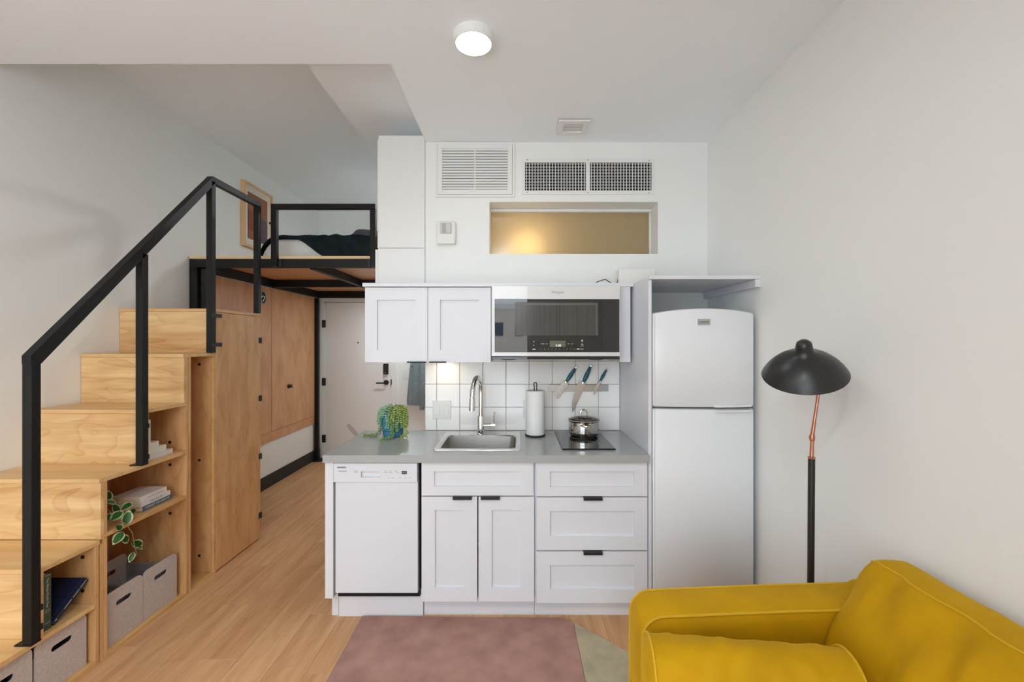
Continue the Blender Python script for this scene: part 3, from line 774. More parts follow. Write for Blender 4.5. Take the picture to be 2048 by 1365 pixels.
# wall plates
def plate2(name, x0, x1, z0, z1, y, label, gang, par=None):
    t = thing(name, label, 'switch' if 'switch' in name else 'outlet', ((x0+x1)/2, y, z0))
    part('cover_plate', (x0, x1, y-.006, y, z0, z1), plastic_w, t, b=.002)
    w = (x1-x0)/gang
    for k in range(gang):
        c = x0+w*(k+.5); zm = (z0+z1)/2
        r = part('rocker' if 'switch' in name else 'socket', (c-.0165, c+.0165, y-.009, y-.006, zm-.034, zm+.034), white_sat, t, b=.001)
        for s in (-1, 1):
            obj('screw', lathe(B(), [(0, 0), (.003, 0), (.003, .001), (0, .001)], (c, y-.006, zm+s*.048), 8, Matrix.Rotation(PI/2, 4, 'X')), white_sat, t)
    return t
plate2('light_switch', -.563, -.437, .993, 1.118, 2.969, 'white double rocker switch plate on the tiles left of the faucet', 2)
plate2('wall_outlet', .055, .125, 1.000, 1.120, 2.969, 'white outlet plate half hidden behind the paper towel roll', 1)
plate2('light_switch', -1.475, -1.405, 1.035, 1.150, 5.7195, 'white light switch beside the entry door', 1)

# paper towel on stand
ts = thing('towel_stand', 'black wire stand holding the paper towel roll', 'stand', (.130, 2.80, .914))
bm = tube(B(), [(.130+.062*math.cos(t*PI/16), 2.80+.062*math.sin(t*PI/16), .919) for t in range(32)], .0045, 8, closed=True)
tube(bm, [(.130-.062, 2.80, .919), (.130+.062, 2.80, .919)], .004, 8)
obj('base_ring', bm, blackm, ts, smooth=True)
lp = [(.124, 2.80, .919), (.124, 2.80, 1.235)]+[(.130-.010*math.cos(k/8*PI), 2.80, 1.245+.012*math.sin(k/8*PI)) for k in range(9)]+[(.136+.004, 2.80, 1.235), (.136, 2.80, .919)]
obj('loop_rod', tube(B(), lp, .0033, 8), blackm, ts, smooth=True)
bm = lathe(B(), [(.020, 0), (.058, 0), (.060, .004), (.060, .276), (.058, .280), (.020, .280), (.020, 0)], (.130, 2.80, .9255), 36, caps=False)
tag(obj('paper_towel_roll', bm, paper, smooth=True, angle=50), 'white paper towel roll standing beside the cooktop', 'paper towel')

# induction hob
hob = thing('cooktop', 'black glass two zone cooktop set on the worktop', 'cooktop', (.413, 2.66, .914))
part('glass_top', (.264, .562, 2.425, 2.905, .9145, .9225), cookg, hob, b=.002)
bm = B()
for (cy, r) in ((2.55, .075), (2.75, .09)):
    for rr in (r, r-.02):
        tube(bm, [(.413+rr*math.cos(t*PI/20), cy+rr*math.sin(t*PI/20), .9224) for t in range(40)], .0008, 4, closed=True)
obj('zone_rings', bm, grey_p, hob)
pt = thing('saucepan', 'polished steel saucepan with glass lid on the cooktop', 'saucepan', (.437, 2.762, .923))
PC = (.437, 2.762, .9232)
bm = lathe(B(), [(0, 0), (.078, 0), (.088, .006), (.0955, .022), (.0965, .030), (.0955, .092), (.102, .099), (.1025, .101), (.099, .101), (.093, .093), (.093, .03), (.08, .008), (0, .006)], PC, 40)
obj('pan_body', bm, pot_m, pt, smooth=True)
lid = obj('lid', lathe(B(), [(.100, .102), (.085, .111), (.05, .120), (.015, .124), (0, .124), ], PC, 36), lidgl, pt, smooth=True)
bm = tube(B(), [(PC[0]+.100*math.cos(t*PI/20), PC[1]+.100*math.sin(t*PI/20), PC[2]+.103) for t in range(40)], .0022, 6, closed=True)
obj('lid_rim', bm, pot_m, lid, smooth=True)
kn = [(PC[0]-.022, PC[1], PC[2]+.122), (PC[0]-.022, PC[1], PC[2]+.138)]+[(PC[0]-.022*math.cos(k/10*PI), PC[1], PC[2]+.142+.022*math.sin(k/10*PI)) for k in range(11)]+[(PC[0]+.022, PC[1], PC[2]+.122)]
obj('lid_handle', tube(B(), kn, .005, 8), pot_m, lid, smooth=True)
# front loop handle toward the room
for s, nm in ((-1, 'loop_handle'), (1, 'loop_handle')):
    L_ = [(PC[0]-.030, PC[1]+s*.090, PC[2]+.085)]+[(PC[0]-.034*math.cos(k/10*PI), PC[1]+s*(.095+.038*math.sin(k/10*PI)), PC[2]+.082) for k in range(11)]+[(PC[0]+.030, PC[1]+s*.090, PC[2]+.085)]
    obj(nm, tube(B(), L_, .0048, 8), pot_m, pt, smooth=True)

# knife strip and knives
ks = thing('knife_strip', 'brushed steel magnetic knife strip on the tiled wall', 'knife rack', (.433, 2.965, 1.18))
part('steel_bar', (.230, .565, 2.955, 2.9688, 1.183, 1.228), strip_m, ks, b=.001, seg=1)
part('pale_end', (.565, .634, 2.955, 2.9688, 1.183, 1.228), badge_m, ks, b=.001, seg=1)  # paler grey right end of the strip
def knife(label, top, tip, blade_out, bl_len, hlen, hw, dimples=False):
    """local +x runs from butt to tip; blade_out lists (x, y) outline of the blade"""
    top, tip = Vector(top), Vector(tip); d = tip-top; ang = math.atan2(d.z, d.x)
    t = thing('kitchen_knife', label, 'knife', (top.x, 2.9535, top.z), group='kitchen knives on the magnetic strip')
    Mx = Matrix.Rotation(-ang, 4, 'Y')
    def fn(u, v, w): return Mx @ Vector((u, -w, v))
    bm = plate(B(), blade_out, [], .0022, fn); bl_ = obj('blade', bm, blade_m, t, local=True)
    # handle: waisted ellipse loft
    bm = B(); rings = []; n = 12
    for s_, k in ((0, .55), (.1, .8), (.3, .95), (.5, 1.15), (.68, 1.1), (.85, .85), (1.0, .75)):
        x_ = .010+s_*(hlen-.010)
        rings.append([bm.verts.new(fn(x_, k*hw*math.cos(2*PI*q/n), .0045+.0095*math.sin(2*PI*q/n)*min(1, k))) for q in range(n)])
    for A, C in zip(rings, rings[1:]):
        for q in range(n): bm.faces.new((A[q], A[(q+1) % n], C[(q+1) % n], C[q]))
    bm.faces.new(rings[0]); bm.faces.new(rings[-1])
    obj('handle', bm, teal_m, t, smooth=True, local=True)
    for (xa, xb, hh) in ((0, .011, .6), (hlen-.001, hlen+.009, .8)):
        bm = B()
        vs = [bm.verts.new(fn(xx, hh*hw*math.cos(2*PI*q/10), .0045+.0092*math.sin(2*PI*q/10)*hh)) for xx in (xa, xb) for q in range(10)]
        for q in range(10): bm.faces.new((vs[q], vs[(q+1) % 10], vs[10+(q+1) % 10], vs[10+q]))
        bm.faces.new(vs[:10]); bm.faces.new(vs[10:])
        obj('bolster' if xa else 'butt_cap', bm, chrome, t, smooth=True, local=True)
    if dimples:
        bm = B()
        for k in range(9):
            u = hlen+.028+k*.0105
            vs = [bm.verts.new(fn(u+.0022*math.cos(q*PI/4), .004-.0003*k+.007*math.sin(q*PI/4), .0024)) for q in range(8)]
            bm.faces.new(vs)
        obj('blade_hollows', bm, lite_p, bl_, local=True)
    return t
h1 = .122
knife('broad santoku knife with a row of hollows on its blade', (.4152, 0, 1.348), (.2766, 0, 1.143), [(h1, -.014), (h1+.006, -.022), (h1+.10, -.021), (h1+.122, -.012), (h1+.128, .010), (h1+.126, .018), (h1+.01, .022), (h1, .012)], 0, h1, .0125, True)
h2 = .128
knife('longest chef knife, middle one on the magnetic strip', (.517, 0, 1.360), (.374, 0, 1.048), [(h2, -.012), (h2+.004, -.030), (h2+.09, -.026), (h2+.16, -.012), (h2+.212, .014), (h2+.205, .018), (h2+.005, .018), (h2, .012)], 0, h2, .0135)
h3 = .098
knife('small paring knife, rightmost on the magnetic strip', (.625, 0, 1.338), (.5215, 0, 1.153), [(h3, -.007), (h3+.004, -.010), (h3+.07, -.008), (h3+.105, .008), (h3+.10, .010), (h3+.002, .010), (h3, .007)], 0, h3, .0095)

# wall cabinets
YU = 2.65
uc = thing('wall_cabinet', 'white two door shaker wall cabinet left of the microwave', 'cabinet', (-.53, 2.8, 1.394))
part('carcass', (-.914, -.146, YU+.021, 2.966, 1.396, 1.852), white, uc)
uA = shaker('door', -.914, -.5325, 1.394, 1.850, YU, uc, .073, .076)
uB = shaker('door', -.5295, -.148, 1.394, 1.850, YU, uc, .073, .076)
pull(-.655, -.540, 1.3935, YU, uA, True); pull(-.520, -.418, 1.3935, YU, uB, True)
pk = thing('under_cabinet_light', 'small warm puck light under the wall cabinet', 'light', (-.47, 2.90, 1.386))
obj('housing', lathe(B(), [(0, .001), (.03, .001), (.033, .004), (.033, .0095), (0, .0095)], (-.47, 2.90, 1.386), 20), white_sat, pk, smooth=True)
al = bpy.data.lights.new('puck_light', 'AREA'); al.shape = 'DISK'; al.size = .05; al.energy = .22; al.color = (1, .78, .52)
ao = bpy.data.objects.new('puck_light', al); COL.objects.link(ao); ao.parent = pk; ao.location = (0, 0, -.002)
ms = thing('microwave_surround', 'white top board and filler panel framing the microwave', 'panel', (.0, 2.8, 1.394))
part('top_board', (-.925, .7185, YU-.015, 2.978, 1.8535, 1.876), white, ms, b=.001, seg=1, smooth=False)
part('filler_panel', (.636, .702, YU-.005, 2.966, 1.394, 1.853), white, ms, b=.001, seg=1, smooth=False)

# high white box cabinet above, beside the loft
hc = thing('high_cabinet', 'tall white panelled box cabinet above the wall cabinet beside the loft', 'cabinet', (-.77, 3.2, 1.877))
part('carcass', (-.925, -.616, 2.985, 3.436, 1.877, 2.92), white_sat, hc)
part('upper_panel', (-.930, -.6165, 2.965, 2.984, 2.160, 2.926), white_sat, hc, b=.001, seg=1, smooth=False)
part('side_strip', (-.940, -.9305, 2.975, 3.39, 2.160, 2.905), white_sat, hc)
part('lower_panel', (-.932, -.6165, 2.964, 2.984, 1.877, 2.157), white_sat, hc, b=.001, seg=1, smooth=False)
part('lower_side_strip', (-.955, -.9325, 2.975, 3.39, 1.877, 2.150), white_sat, hc)

# microwave
mw = thing('microwave', 'white over counter microwave with black glass door reading 5:00', 'microwave', (.24, 2.7, 1.42))
part('case', (-.137, .620, 2.60, 2.964, 1.432, 1.852), white_sat, mw)
dr = part('door_frame', (-.139, .622, 2.572, 2.599, 1.432, 1.852), mw_white, mw, b=.004)
gl_ = part('black_glass', (-.120, .6165, 2.568, 2.5725, 1.4575, 1.7715), bglass, mw, b=.002)
part('viewing_window', (.0, .492, 2.5665, 2.5682, 1.556, 1.753), mwin, gl_)
bm = B()
for d in ((.006, .486, 1.735, 1.7475), (.474, .486, 1.558, 1.735)): box(bm, d[0], d[1], 2.5660, 2.5668, d[2], d[3])
obj('window_bezel', bm, pbr('bezel', srgb(88, 86, 82), .3), gl_)
ds = part('clock_display', (.205, .299, 2.5672, 2.5682, 1.488, 1.5255), disp_m, gl_)
text('clock_digits', '5:00', .019, (.256, 2.5668, 1.4965), digit_m, ds)
for k, ch in enumerate('1234567890'):
    text('key_digit', ch, .008, (.152+k*.0222, 2.5675, 1.4755), lite_p, gl_)
bm = B()
for (a, b_, z, h) in ((.153, .175, 1.5065, .002), (.182, .193, 1.5065, .002), (.310, .320, 1.5065, .002), (.331, .343, 1.5065, .002), (.365, .382, 1.476, .005), (.387, .405, 1.4755, .0025), (.103, .122, 1.475, .004), (.391, .402, 1.528, .003), (.393, .400, 1.522, .006), (.390, .403, 1.505, .004), (.388, .405, 1.494, .002), (.107, .113, 1.52, .005), (.107, .112, 1.498, .004)):
    box(bm, a, b_, 2.5675, 2.5682, z-h/2, z+h/2)
obj('key_print', bm, lite_p, gl_)
text('logo', 'Whirlpool', .0205, (.252, 2.5716, 1.812), grey_p, dr, sx=.85)
obj('logo_swoosh', tube(B(), [(.235, 2.5716, 1.803), (.252, 2.5716, 1.799), (.285, 2.5716, 1.806)], .0007, 5), badge_m, dr)
part('vent_base', (-.136, .618, 2.566, 2.62, 1.4145, 1.431), bglass, mw, b=.003)
obj('under_case', bx(-.13, .61, 2.62, 2.95, 1.4150, 1.431), blackm, mw)
for c in (-.04, .50):
    obj('hood_lamp', lathe(B(), [(0, 0), (.04, 0), (.045, -.007), (0, -.009)], (c, 2.70, 1.4145), 20), dark_p, mw, smooth=True)

# fridge surround
tp = thing('fridge_surround', 'tall white side panel and top shelf boxing in the refrigerator', 'panel', (1.0, 2.6, 0))
part('side_panel', (.720, .738, YK+.008, 2.962, 0, 1.854), white, tp, b=.0008, seg=1, smooth=False)
part('top_shelf', (.7205, XR-.001, YK-.012, 2.976, 1.8545, 1.874), white, tp, b=.001, seg=1, smooth=False)
part('cleat', (XR-.030, XR-.001, YK-.008, 2.974, 1.812, 1.854), white, tp, b=.001, seg=1, smooth=False)
fg = thing('refrigerator', 'white top freezer refrigerator with bowed doors', 'refrigerator', (1.015, 2.6, 0))
part('cabinet', (.755, 1.280, 2.385, 2.94, .04, 1.655), fridge_side, fg, b=.006)
def bow_door(z0, z1, arch, nm):
    bm = B(); n = 20; X0, X1 = .745, 1.291
    rows = []
    prof = []
    for i in range(n+1):
        t = i/n; c = 1-(2*t-1)**2
        rr = 0
        prof.append((X0+(X1-X0)*t, 2.345-.032*c, c))
    for (x_, y_, c) in prof:
        top = z1-arch*(1-c)
        rows.append([bm.verts.new((x_, 2.383, z0)), bm.verts.new((x_, y_+.006, z0)), bm.verts.new((x_, y_, z0+.006)), bm.verts.new((x_, y_, top-.008)), bm.verts.new((x_, y_+.008, top)), bm.verts.new((x_, 2.383, top))])
    for A, C in zip(rows, rows[1:]):
        for k in range(6): bm.faces.new((A[k], A[(k+1) % 6], C[(k+1) % 6], C[k]))
    bm.faces.new(rows[0]); bm.faces.new(rows[-1][::-1])
    e = [e for e in bm.edges if abs(e.verts[0].co.x-e.verts[1].co.x) < 1e-6 and (abs(e.verts[0].co.x-X0) < 1e-6 or abs(e.verts[0].co.x-X1) < 1e-6) and e.verts[0].co.y < 2.36 and e.verts[1].co.y < 2.36]
    bmesh.ops.bevel(bm, geom=e, offset=.010, segments=3, affect='EDGES')
    return obj(nm, bm, fridge_w, fg, smooth=True, angle=50)
fd_ = bow_door(1.169, 1.697, .024, 'freezer_door')
ld_ = bow_door(.055, 1.156, 0, 'fridge_door')
part('door_gap', (.758, 1.277, 2.375, 2.386, 1.152, 1.172), grey_p, fg)
bg_ = part('badge', (.971, 1.037, 2.3085, 2.3135, 1.608, 1.640), badge_m, fd_, b=.0012)
text('badge_text', 'SUMMIT', .0145, (1.004, 2.3082, 1.622), dark_p, bg_)
for (z0, z1, hand, d_) in ((1.1695, 1.182, fd_, 1), (1.1435, 1.1555, ld_, -1)):
    bm = B(); pr = []
    xs_ = (1.06, 1.09, 1.20, 1.265)
    for x_ in xs_:
        t = (x_-.745)/.546; c = 1-(2*t-1)**2; y_ = 2.345-.032*c
        k = 0 if x_ in (1.06,) else .006
        pr.append((x_, y_-.006-k, y_+.004))
    V_ = [[bm.verts.new((x_, a, z0)), bm.verts.new((x_, b_, z0)), bm.verts.new((x_, b_, z1)), bm.verts.new((x_, a, z1))] for x_, a, b_ in pr]
    for A, C in zip(V_, V_[1:]):
        for k in range(4): bm.faces.new((A[k], A[(k+1) % 4], C[(k+1) % 4], C[k]))
    bm.faces.new(V_[0]); bm.faces.new(V_[-1][::-1])
    obj('grip', bm, fridge_w, hand)

# things on top of the cabinets
rt = thing('router_box', 'white network box on top of the wall units', 'router', (.79, 2.86, 1.876))
part('casing', (.672, .905, 2.80, 2.92, 1.8765, 1.992), plastic_w, rt, b=.004)
part('port_strip', (.668, .672, 2.82, 2.85, 1.885, 1.96), pages, rt)
w_ = tube(B(), [(.50, 2.80, 1.8775), (.53, 2.80, 1.905), (.58, 2.80, 1.922), (.63, 2.80, 1.89), (.65, 2.81, 1.885), (.667, 2.83, 1.91), (.669, 2.835, 1.93)], .003, 6)
tag(obj('router_cable', w_, blackm, smooth=True), 'thin black cable curling from the white network box', 'cable')
bm = bx(.83, .895, 2.60, 2.67, 1.8745, 1.893, b=.005)
tag(obj('power_adapter', bm, blackm, smooth=True), 'small black adapter lying on the fridge shelf top', 'adapter')

# ------------------------------------------------------------------ vents, alarm, ceiling light
rg = thing('return_air_grille', 'large white louvred return grille high on the kitchen wall', 'vent', (-.27, YB, 2.52))
def frame4(x0, x1, z0, z1, w, y0, y1):
    bm = B()
    for d in ((x0, x0+w, y0, y1, z0, z1), (x1-w, x1, y0, y1, z0, z1), (x0+w, x1-w, y0, y1, z0, z0+w), (x0+w, x1-w, y0, y1, z1-w, z1)): box(bm, *d)
    return bm
obj('outer_frame', frame4(-.545, -.002, 2.508, 2.884, .016, YB-.012, YB), white_sat, rg)
obj('inner_frame', frame4(-.527, -.020, 2.526, 2.868, .030, YB-.018, YB-.001), white_sat, rg)
part('backing', (-.497, -.05, YB-.003, YB, 2.556, 2.838), grey_p, rg)
for k in range(15):
    z = 2.563+k*.0188
    bm = B(); plate(bm, [(YB-.0165, z-.0035), (YB-.0150, z-.0040), (YB-.0105, z+.0115), (YB-.0120, z+.0120)], [], .446, lambda u, v, w: (-.4965+w, u, v))
    obj('louver', bm, white_sat, rg)
part('center_bar', (-.279, -.269, YB-.0175, YB-.015, 2.556, 2.838), white_sat, rg)
sg = thing('supply_air_grille', 'long white supply grille with egg crate bars above the niche window', 'vent', (.5, YB, 2.53))
bm = B()
for d in ((.045, .068, 2.528, 2.772), (.933, .955, 2.528, 2.772), (.068, .933, 2.528, 2.553), (.068, .933, 2.745, 2.772), (.484, .512, 2.553, 2.745)): box(bm, d[0], d[1], YB-.010, YB, d[2], d[3])
obj('face_frame', bm, white_sat, sg)
part('backing', (.068, .933, YB-.002, YB, 2.553, 2.745), dark, sg)
me_b = None
for half in ((.068, .484), (.512, .933)):
    n_ = 21
    for k in range(n_):
        x_ = half[0]+(half[1]-half[0])*(k+.5)/n_
        if me_b is None:
            ob = obj('vane', bx(-.0022, .0022, -.010, -.004, 2.553, 2.745), white_sat, None); me_b = ob.data; bpy.data.objects.remove(ob)
            for v in me_b.vertices: v.co.z -= 2.649
        link('vane', me_b, sg, loc=Vector((x_, YB, 2.649))-WL[sg.name])
me_h = None
for k in range(9):
    z_ = 2.572+k*.0205
    ob = part('cross_vane', (.068, .933, YB-.0042, YB-.0021, z_-.003, z_+.0035), badge_m, sg)
for (x_, z_) in ((.085, 2.785-.022), (.498, 2.762), (.915, 2.758), (.085, 2.540), (.498, 2.538), (.915, 2.536)):
    obj('screw', lathe(B(), [(0, 0), (.004, 0), (.003, .0015), (0, .0015)], (x_, YB-.010, z_), 8, Matrix.Rotation(PI/2, 4, 'X')), grey_p, sg)
sa = thing('alarm_strobe', 'small white alarm sounder with clear strobe on the kitchen wall', 'alarm', (-.467, YB, 2.18))
part('housing', (-.530, -.404, YB-.045, YB, 2.182, 2.334), plastic_w, sa, b=.008)
part('strobe_lens', (-.505, -.428, YB-.058, YB-.0455, 2.248, 2.322), pbr('clear_lens', srgb(206, 204, 200), .1), sa, b=.006)
bm = B()
for i in range(5):
    for j in range(8):
        w = .0018 if abs(i-2) < 2 else .001
        box(bm, -.488+i*.006-w, -.488+i*.006+w, YB-.0592, YB-.0575, 2.254+j*.008, 2.258+j*.008)
obj('reflector_dots', bm, grey_p, sa)
def flush_light(x, y, z, label, strength, col=(.94, .975, 1.0, 1)):
    t = thing('ceiling_or_added_light', label, 'ceiling light', (x, y, z), group='flush round ceiling light and added fill lights')
    obj('housing_ring', lathe(B(), [(.0785, -.001), (.0785, -.040), (.084, -.040), (.088, -.034), (.090, -.001), (.0785, -.001)], (x, y, z), 40, caps=False), white_sat, t, smooth=True)
    obj('diffuser', lathe(B(), [(0, -.0395), (.078, -.0395), (.078, -.02), (0, -.02)], (x, y, z), 40), emit('lamp_diffuser', col, strength), t)
flush_light(-.185, 1.94, 2.886, 'round flush white ceiling light shining above the kitchen', 48.0)
flush_light(-1.75, -.70, 2.886, 'added unseen fill light on the ceiling close to the big window', 330.0)  # added out of view to brighten the left wall and ceiling
flush_light(-.185, -.35, 2.886, 'added unseen fill light on the ceiling right behind the viewer', 290.0)  # extra lamp added behind the camera to lift the room brightness
flush_light(-.90, 4.30, SZ, 'added unseen fill light over the loft bed', 200.0)  # added fill, hidden behind the kitchen wall, brightens the loft
flush_light(-1.30, 5.10, 2.169, 'added unseen fill light under the loft in the entry corridor', 165.0, (.82, .95, 1.0, 1))  # added fill, hidden by the wall cabinets, brightens the entry door
cv = thing('ceiling_vent', 'small white ceiling vent near the kitchen wall', 'vent', (.365, 2.75, 2.886))
obj('frame', frame4(-.095, .095, -.09, .09, .035, 0, 0.008), white_sat, cv, local=True)
cv.children[0].rotation_euler = (-PI/2, 0, 0); cv.children[0].location = (0, 0, -.0085)
part('backing', (.30, .43, 2.69, 2.81, 2.8845, 2.8858), dark_p, cv)
for k in range(7):
    y_ = 2.70+k*.017
    part('louver', (.302, .428, y_-.006, y_+.005, 2.877, 2.8785), white_sat, cv)

# ------------------------------------------------------------------ plants
# burro's tail in a teal pot
sp_ = thing('potted_succulent', 'trailing burro tail succulent in a teal pot on the worktop', 'potted plant', (-.785, 2.80, .914))
PX, PY, PZ = -.785, 2.80, .9145
obj('saucer', lathe(B(), [(0, 0), (.058, 0), (.063, .004), (.066, .034), (.062, .036), (.058, .034), (.055, .01), (0, .01)], (PX, PY, PZ), 32), pot_teal, sp_, smooth=True)
obj('pot', lathe(B(), [(0, .012), (.052, .012), (.056, .030), (.0615, .036), (.069, .046), (.0705, .055), (.0705, .150), (.068, .153), (.065, .150), (.065, .135), (0, .135)], (PX, PY, PZ), 36), pot_teal, sp_, smooth=True)
obj('soil', lathe(B(), [(0, .136), (.064, .136), (.0, .142)], (PX, PY, PZ), 20), soil_m, sp_)
ico = B(); bmesh.ops.create_icosphere(ico, subdivisions=1, radius=1.0)
ico_v = [v.co.copy() for v in ico.verts]; ico_f = [[v.index for v in f.verts] for f in ico.faces]; ico.free()
def bead(bm, c, d, l, w):
    d = d.normalized(); q = d.to_track_quat('Z', 'Y').to_matrix()
    vs = [bm.verts.new(c+d*l*.8+q @ Vector((v.x*w, v.y*w, v.z*l))) for v in ico_v]
    for f_ in ico_f: bm.faces.new([vs[i] for i in f_])
def strand(pts, mat, size=1.0):
    bm = B(); P_ = [Vector(p_) for p_ in pts]
    dense = []
    for a, b_ in zip(P_, P_[1:]):
        m_ = max(1, int((b_-a).length/.0100))
        for k in range(m_): dense.append((a.lerp(b_, k/m_), (b_-a).normalized()))
    for i, (c, t) in enumerate(dense):
        o1 = t.orthogonal().normalized()
        for k in range(3):
            a = i*2.4+k*2.094+random.uniform(-.3, .3)
            d = (Matrix.Rotation(a, 3, t) @ o1)+t*.45
            bead(bm, c, d, .0098*size*random.uniform(.75, 1.2), .0046*size)
    obj('strand', bm, mat, sp_, smooth=True, angle=80)
rng = random.Random(3)
for i in range(25):
    a = 2*PI*i/25+rng.uniform(-.1, .1)
    ln = rng.uniform(.02, .10) if i % 3 else rng.uniform(.06, .12)
    r0, r1 = rng.uniform(.01, .045), .080+rng.uniform(-.004, .010)
    ca, sa_ = math.cos(a), math.sin(a); top = PZ+.168+rng.uniform(-.006, .018)
    pts = [(PX+r0*ca, PY+r0*sa_, PZ+.14), (PX+(r0+.018)*ca, PY+(r0+.018)*sa_, top), (PX+.070*ca, PY+.070*sa_, top+.004), (PX+r1*ca, PY+r1*sa_, top-.024), (PX+(r1+.002)*ca, PY+(r1+.002)*sa_, top-.03-ln)]
    strand(pts, succ[2] if ca < -.2+rng.uniform(-.3, .3) else (succ[1] if ca > .35+rng.uniform(-.3, .3) else succ[0]), rng.uniform(.85, 1.1))
for i in range(12):
    a = rng.uniform(0, 2*PI); r = rng.uniform(0, .045)
    strand([(PX+r*math.cos(a), PY+r*math.sin(a), PZ+.14), (PX+1.2*r*math.cos(a), PY+1.2*r*math.sin(a), PZ+.172+rng.uniform(0, .02))], succ[i % 3])
zc = PZ+.007
strand([(PX-.07, PY-.005, PZ+.08), (PX-.082, PY-.012, PZ+.03), (PX-.10, PY-.02, zc+.002), (PX-.14, PY-.028, zc), (PX-.185, PY-.032, zc)], succ[0])
strand([(PX+.02, PY-.078, PZ+.15), (PX+.02, PY-.085, PZ+.05), (PX+.017, PY-.095, zc+.004), (PX-.005, PY-.135, zc), (PX-.04, PY-.16, zc)], succ[0])
strand([(PX+.07, PY-.04, PZ+.14), (PX+.088, PY-.045, PZ+.06), (PX+.10, PY-.05, zc+.012), (PX+.085, PY-.07, zc), (PX+.065, PY-.085, zc)], succ[1], 1.05)

# variegated hoya in the middle cubby
hy = thing('variegated_vine', 'variegated hoya vine trailing out of the middle stair cubby', 'houseplant', (-2.12, 2.19, .60))
obj('pot', lathe(B(), [(0, 0), (.042, 0), (.052, .085), (.049, .086), (.046, .07), (0, .07)], (-2.16, 2.175, .6005), 24), pbr('terracotta', srgb(150, 96, 70), .8), hy, smooth=True)
def leaf(c, d, nrm, L_, W_):
    """pointed oval leaf from base c along d, face normal nrm, folded along the midrib"""
    c, d, nrm = Vector(c), Vector(d).normalized(), Vector(nrm)
    nrm = (nrm-d*nrm.dot(d)).normalized(); s_ = d.cross(nrm)
    bm = B(); rows = []; n = 7
    for i in range(n+1):
        t = i/n; w = W_*math.sin(PI*t**.85)**.8 if 0 < t < 1 else 0.0008
        bend = -.10*L_*t*t
        row = []
        for k in (-1, -.70, 0, .70, 1):
            row.append(bm.verts.new(c+d*(L_*t)+s_*(w*k)+nrm*(abs(k)*w*.30+bend)))
        rows.append(row)
    for i, (A, C) in enumerate(zip(rows, rows[1:])):
        for k in range(4):
            f_ = bm.faces.new((A[k], A[k+1], C[k+1], C[k]))
            f_.material_index = 1 if (k in (0, 3) or i == n-1) else 0
    bmesh.ops.solidify(bm, geom=list(bm.faces), thickness=.0012)
    obj('leaf', bm, [leaf_g, leaf_c], hy, smooth=True, angle=60)
stems = [[(-2.16, 2.175, .67), (-2.10, 2.17, .72), (-2.03, 2.16, .69), (-1.985, 2.17, .64), (-1.952, 2.185, .60), (-1.94, 2.205, .55), (-1.94, 2.215, .49), (-1.942, 2.235, .42)],
         [(-2.16, 2.175, .67), (-2.10, 2.20, .70), (-2.04, 2.23, .675)], [(-2.16, 2.175, .67), (-2.09, 2.14, .76)]]
for s_ in stems: obj('stem', tube(B(), s_, .0022, 6), stem_m, hy, smooth=True)
LEAVES = [   # base, tip, half width, twist
    ((-1.96, 2.189, 0.595), (-1.96, 2.209, 0.663), 0.0239, 0.0),
    ((-1.975, 2.124, 0.644), (-1.975, 2.194, 0.671), 0.0220, 0.2),
    ((-1.985, 2.194, 0.671), (-1.985, 2.26, 0.687), 0.0177, 0.4),
    ((-2.0, 2.125, 0.735), (-2.0, 2.189, 0.711), 0.0147, -0.3),
    ((-2.02, 2.162, 0.728), (-2.02, 2.162, 0.778), 0.0174, 0.0),
    ((-1.99, 2.119, 0.644), (-1.99, 2.14, 0.677), 0.0146, 0.5),
    ((-1.955, 2.131, 0.617), (-1.955, 2.169, 0.581), 0.0171, 0.0),
    ((-1.95, 2.164, 0.573), (-1.95, 2.11, 0.534), 0.0224, 0.2),
    ((-1.945, 2.145, 0.545), (-1.945, 2.2, 0.517), 0.0222, 0.0),
    ((-1.943, 2.201, 0.504), (-1.943, 2.281, 0.449), 0.0215, 0.2),
    ((-1.945, 2.241, 0.452), (-1.945, 2.271, 0.451), 0.0155, 0.0),
    ((-1.942, 2.217, 0.446), (-1.942, 2.189, 0.407), 0.0140, 0.3),
    ((-2.01, 2.277, 0.639), (-2.01, 2.307, 0.612), 0.0157, 0.0),
    ((-2.02, 2.186, 0.699), (-2.02, 2.225, 0.639), 0.0176, 0.0),
    ((-2.0, 2.266, 0.576), (-2.0, 2.296, 0.603), 0.0156, 0.0)]
for b_, t_, hw_, tw in LEAVES:
    d = Vector(t_)-Vector(b_)
    leaf(b_, d, Vector((.64+tw*.3, -.70-tw, .50)), d.length, hw_)

# ------------------------------------------------------------------ storage bins
def felt_bin(y0, y1, z0, label, xf=-1.992, depth=.30, h=.262):
    t = thing('felt_bin', label, 'storage bin', ((xf-depth/2), (y0+y1)/2, z0), group='grey felt bins in the stairs')
    th_ = .006
    slot = [(u, v) for u, v in rrect((y0+y1)/2-.045, (y0+y1)/2+.045, z0+h-.085, z0+h-.060, .0124, 4)]
    out = rrect(y0, y1, z0, z0+h, .03, 5, (0, 0, 1, 1))
    obj('front_panel', plate(B(), out, [slot], th_, lambda u, v, w: (xf-w, u, v)), felt, t)
    obj('rear_panel', plate(B(), out, [slot], th_, lambda u, v, w: (xf-depth+w, u, v)), felt, t)
    part('side_panel', (xf-depth+th_, xf-th_, y0, y0+th_, z0, z0+h-.065), felt_in, t)
    part('side_panel', (xf-depth+th_, xf-th_, y1-th_, y1, z0, z0+h-.065), felt_in, t)
    part('bottom_panel', (xf-depth+th_, xf-th_, y0+th_, y1-th_, z0, z0+th_), felt_in, t)
    return t
felt_bin(2.106, 2.328, .0185, 'grey felt bin below the trailing vine, left one in its cubby')
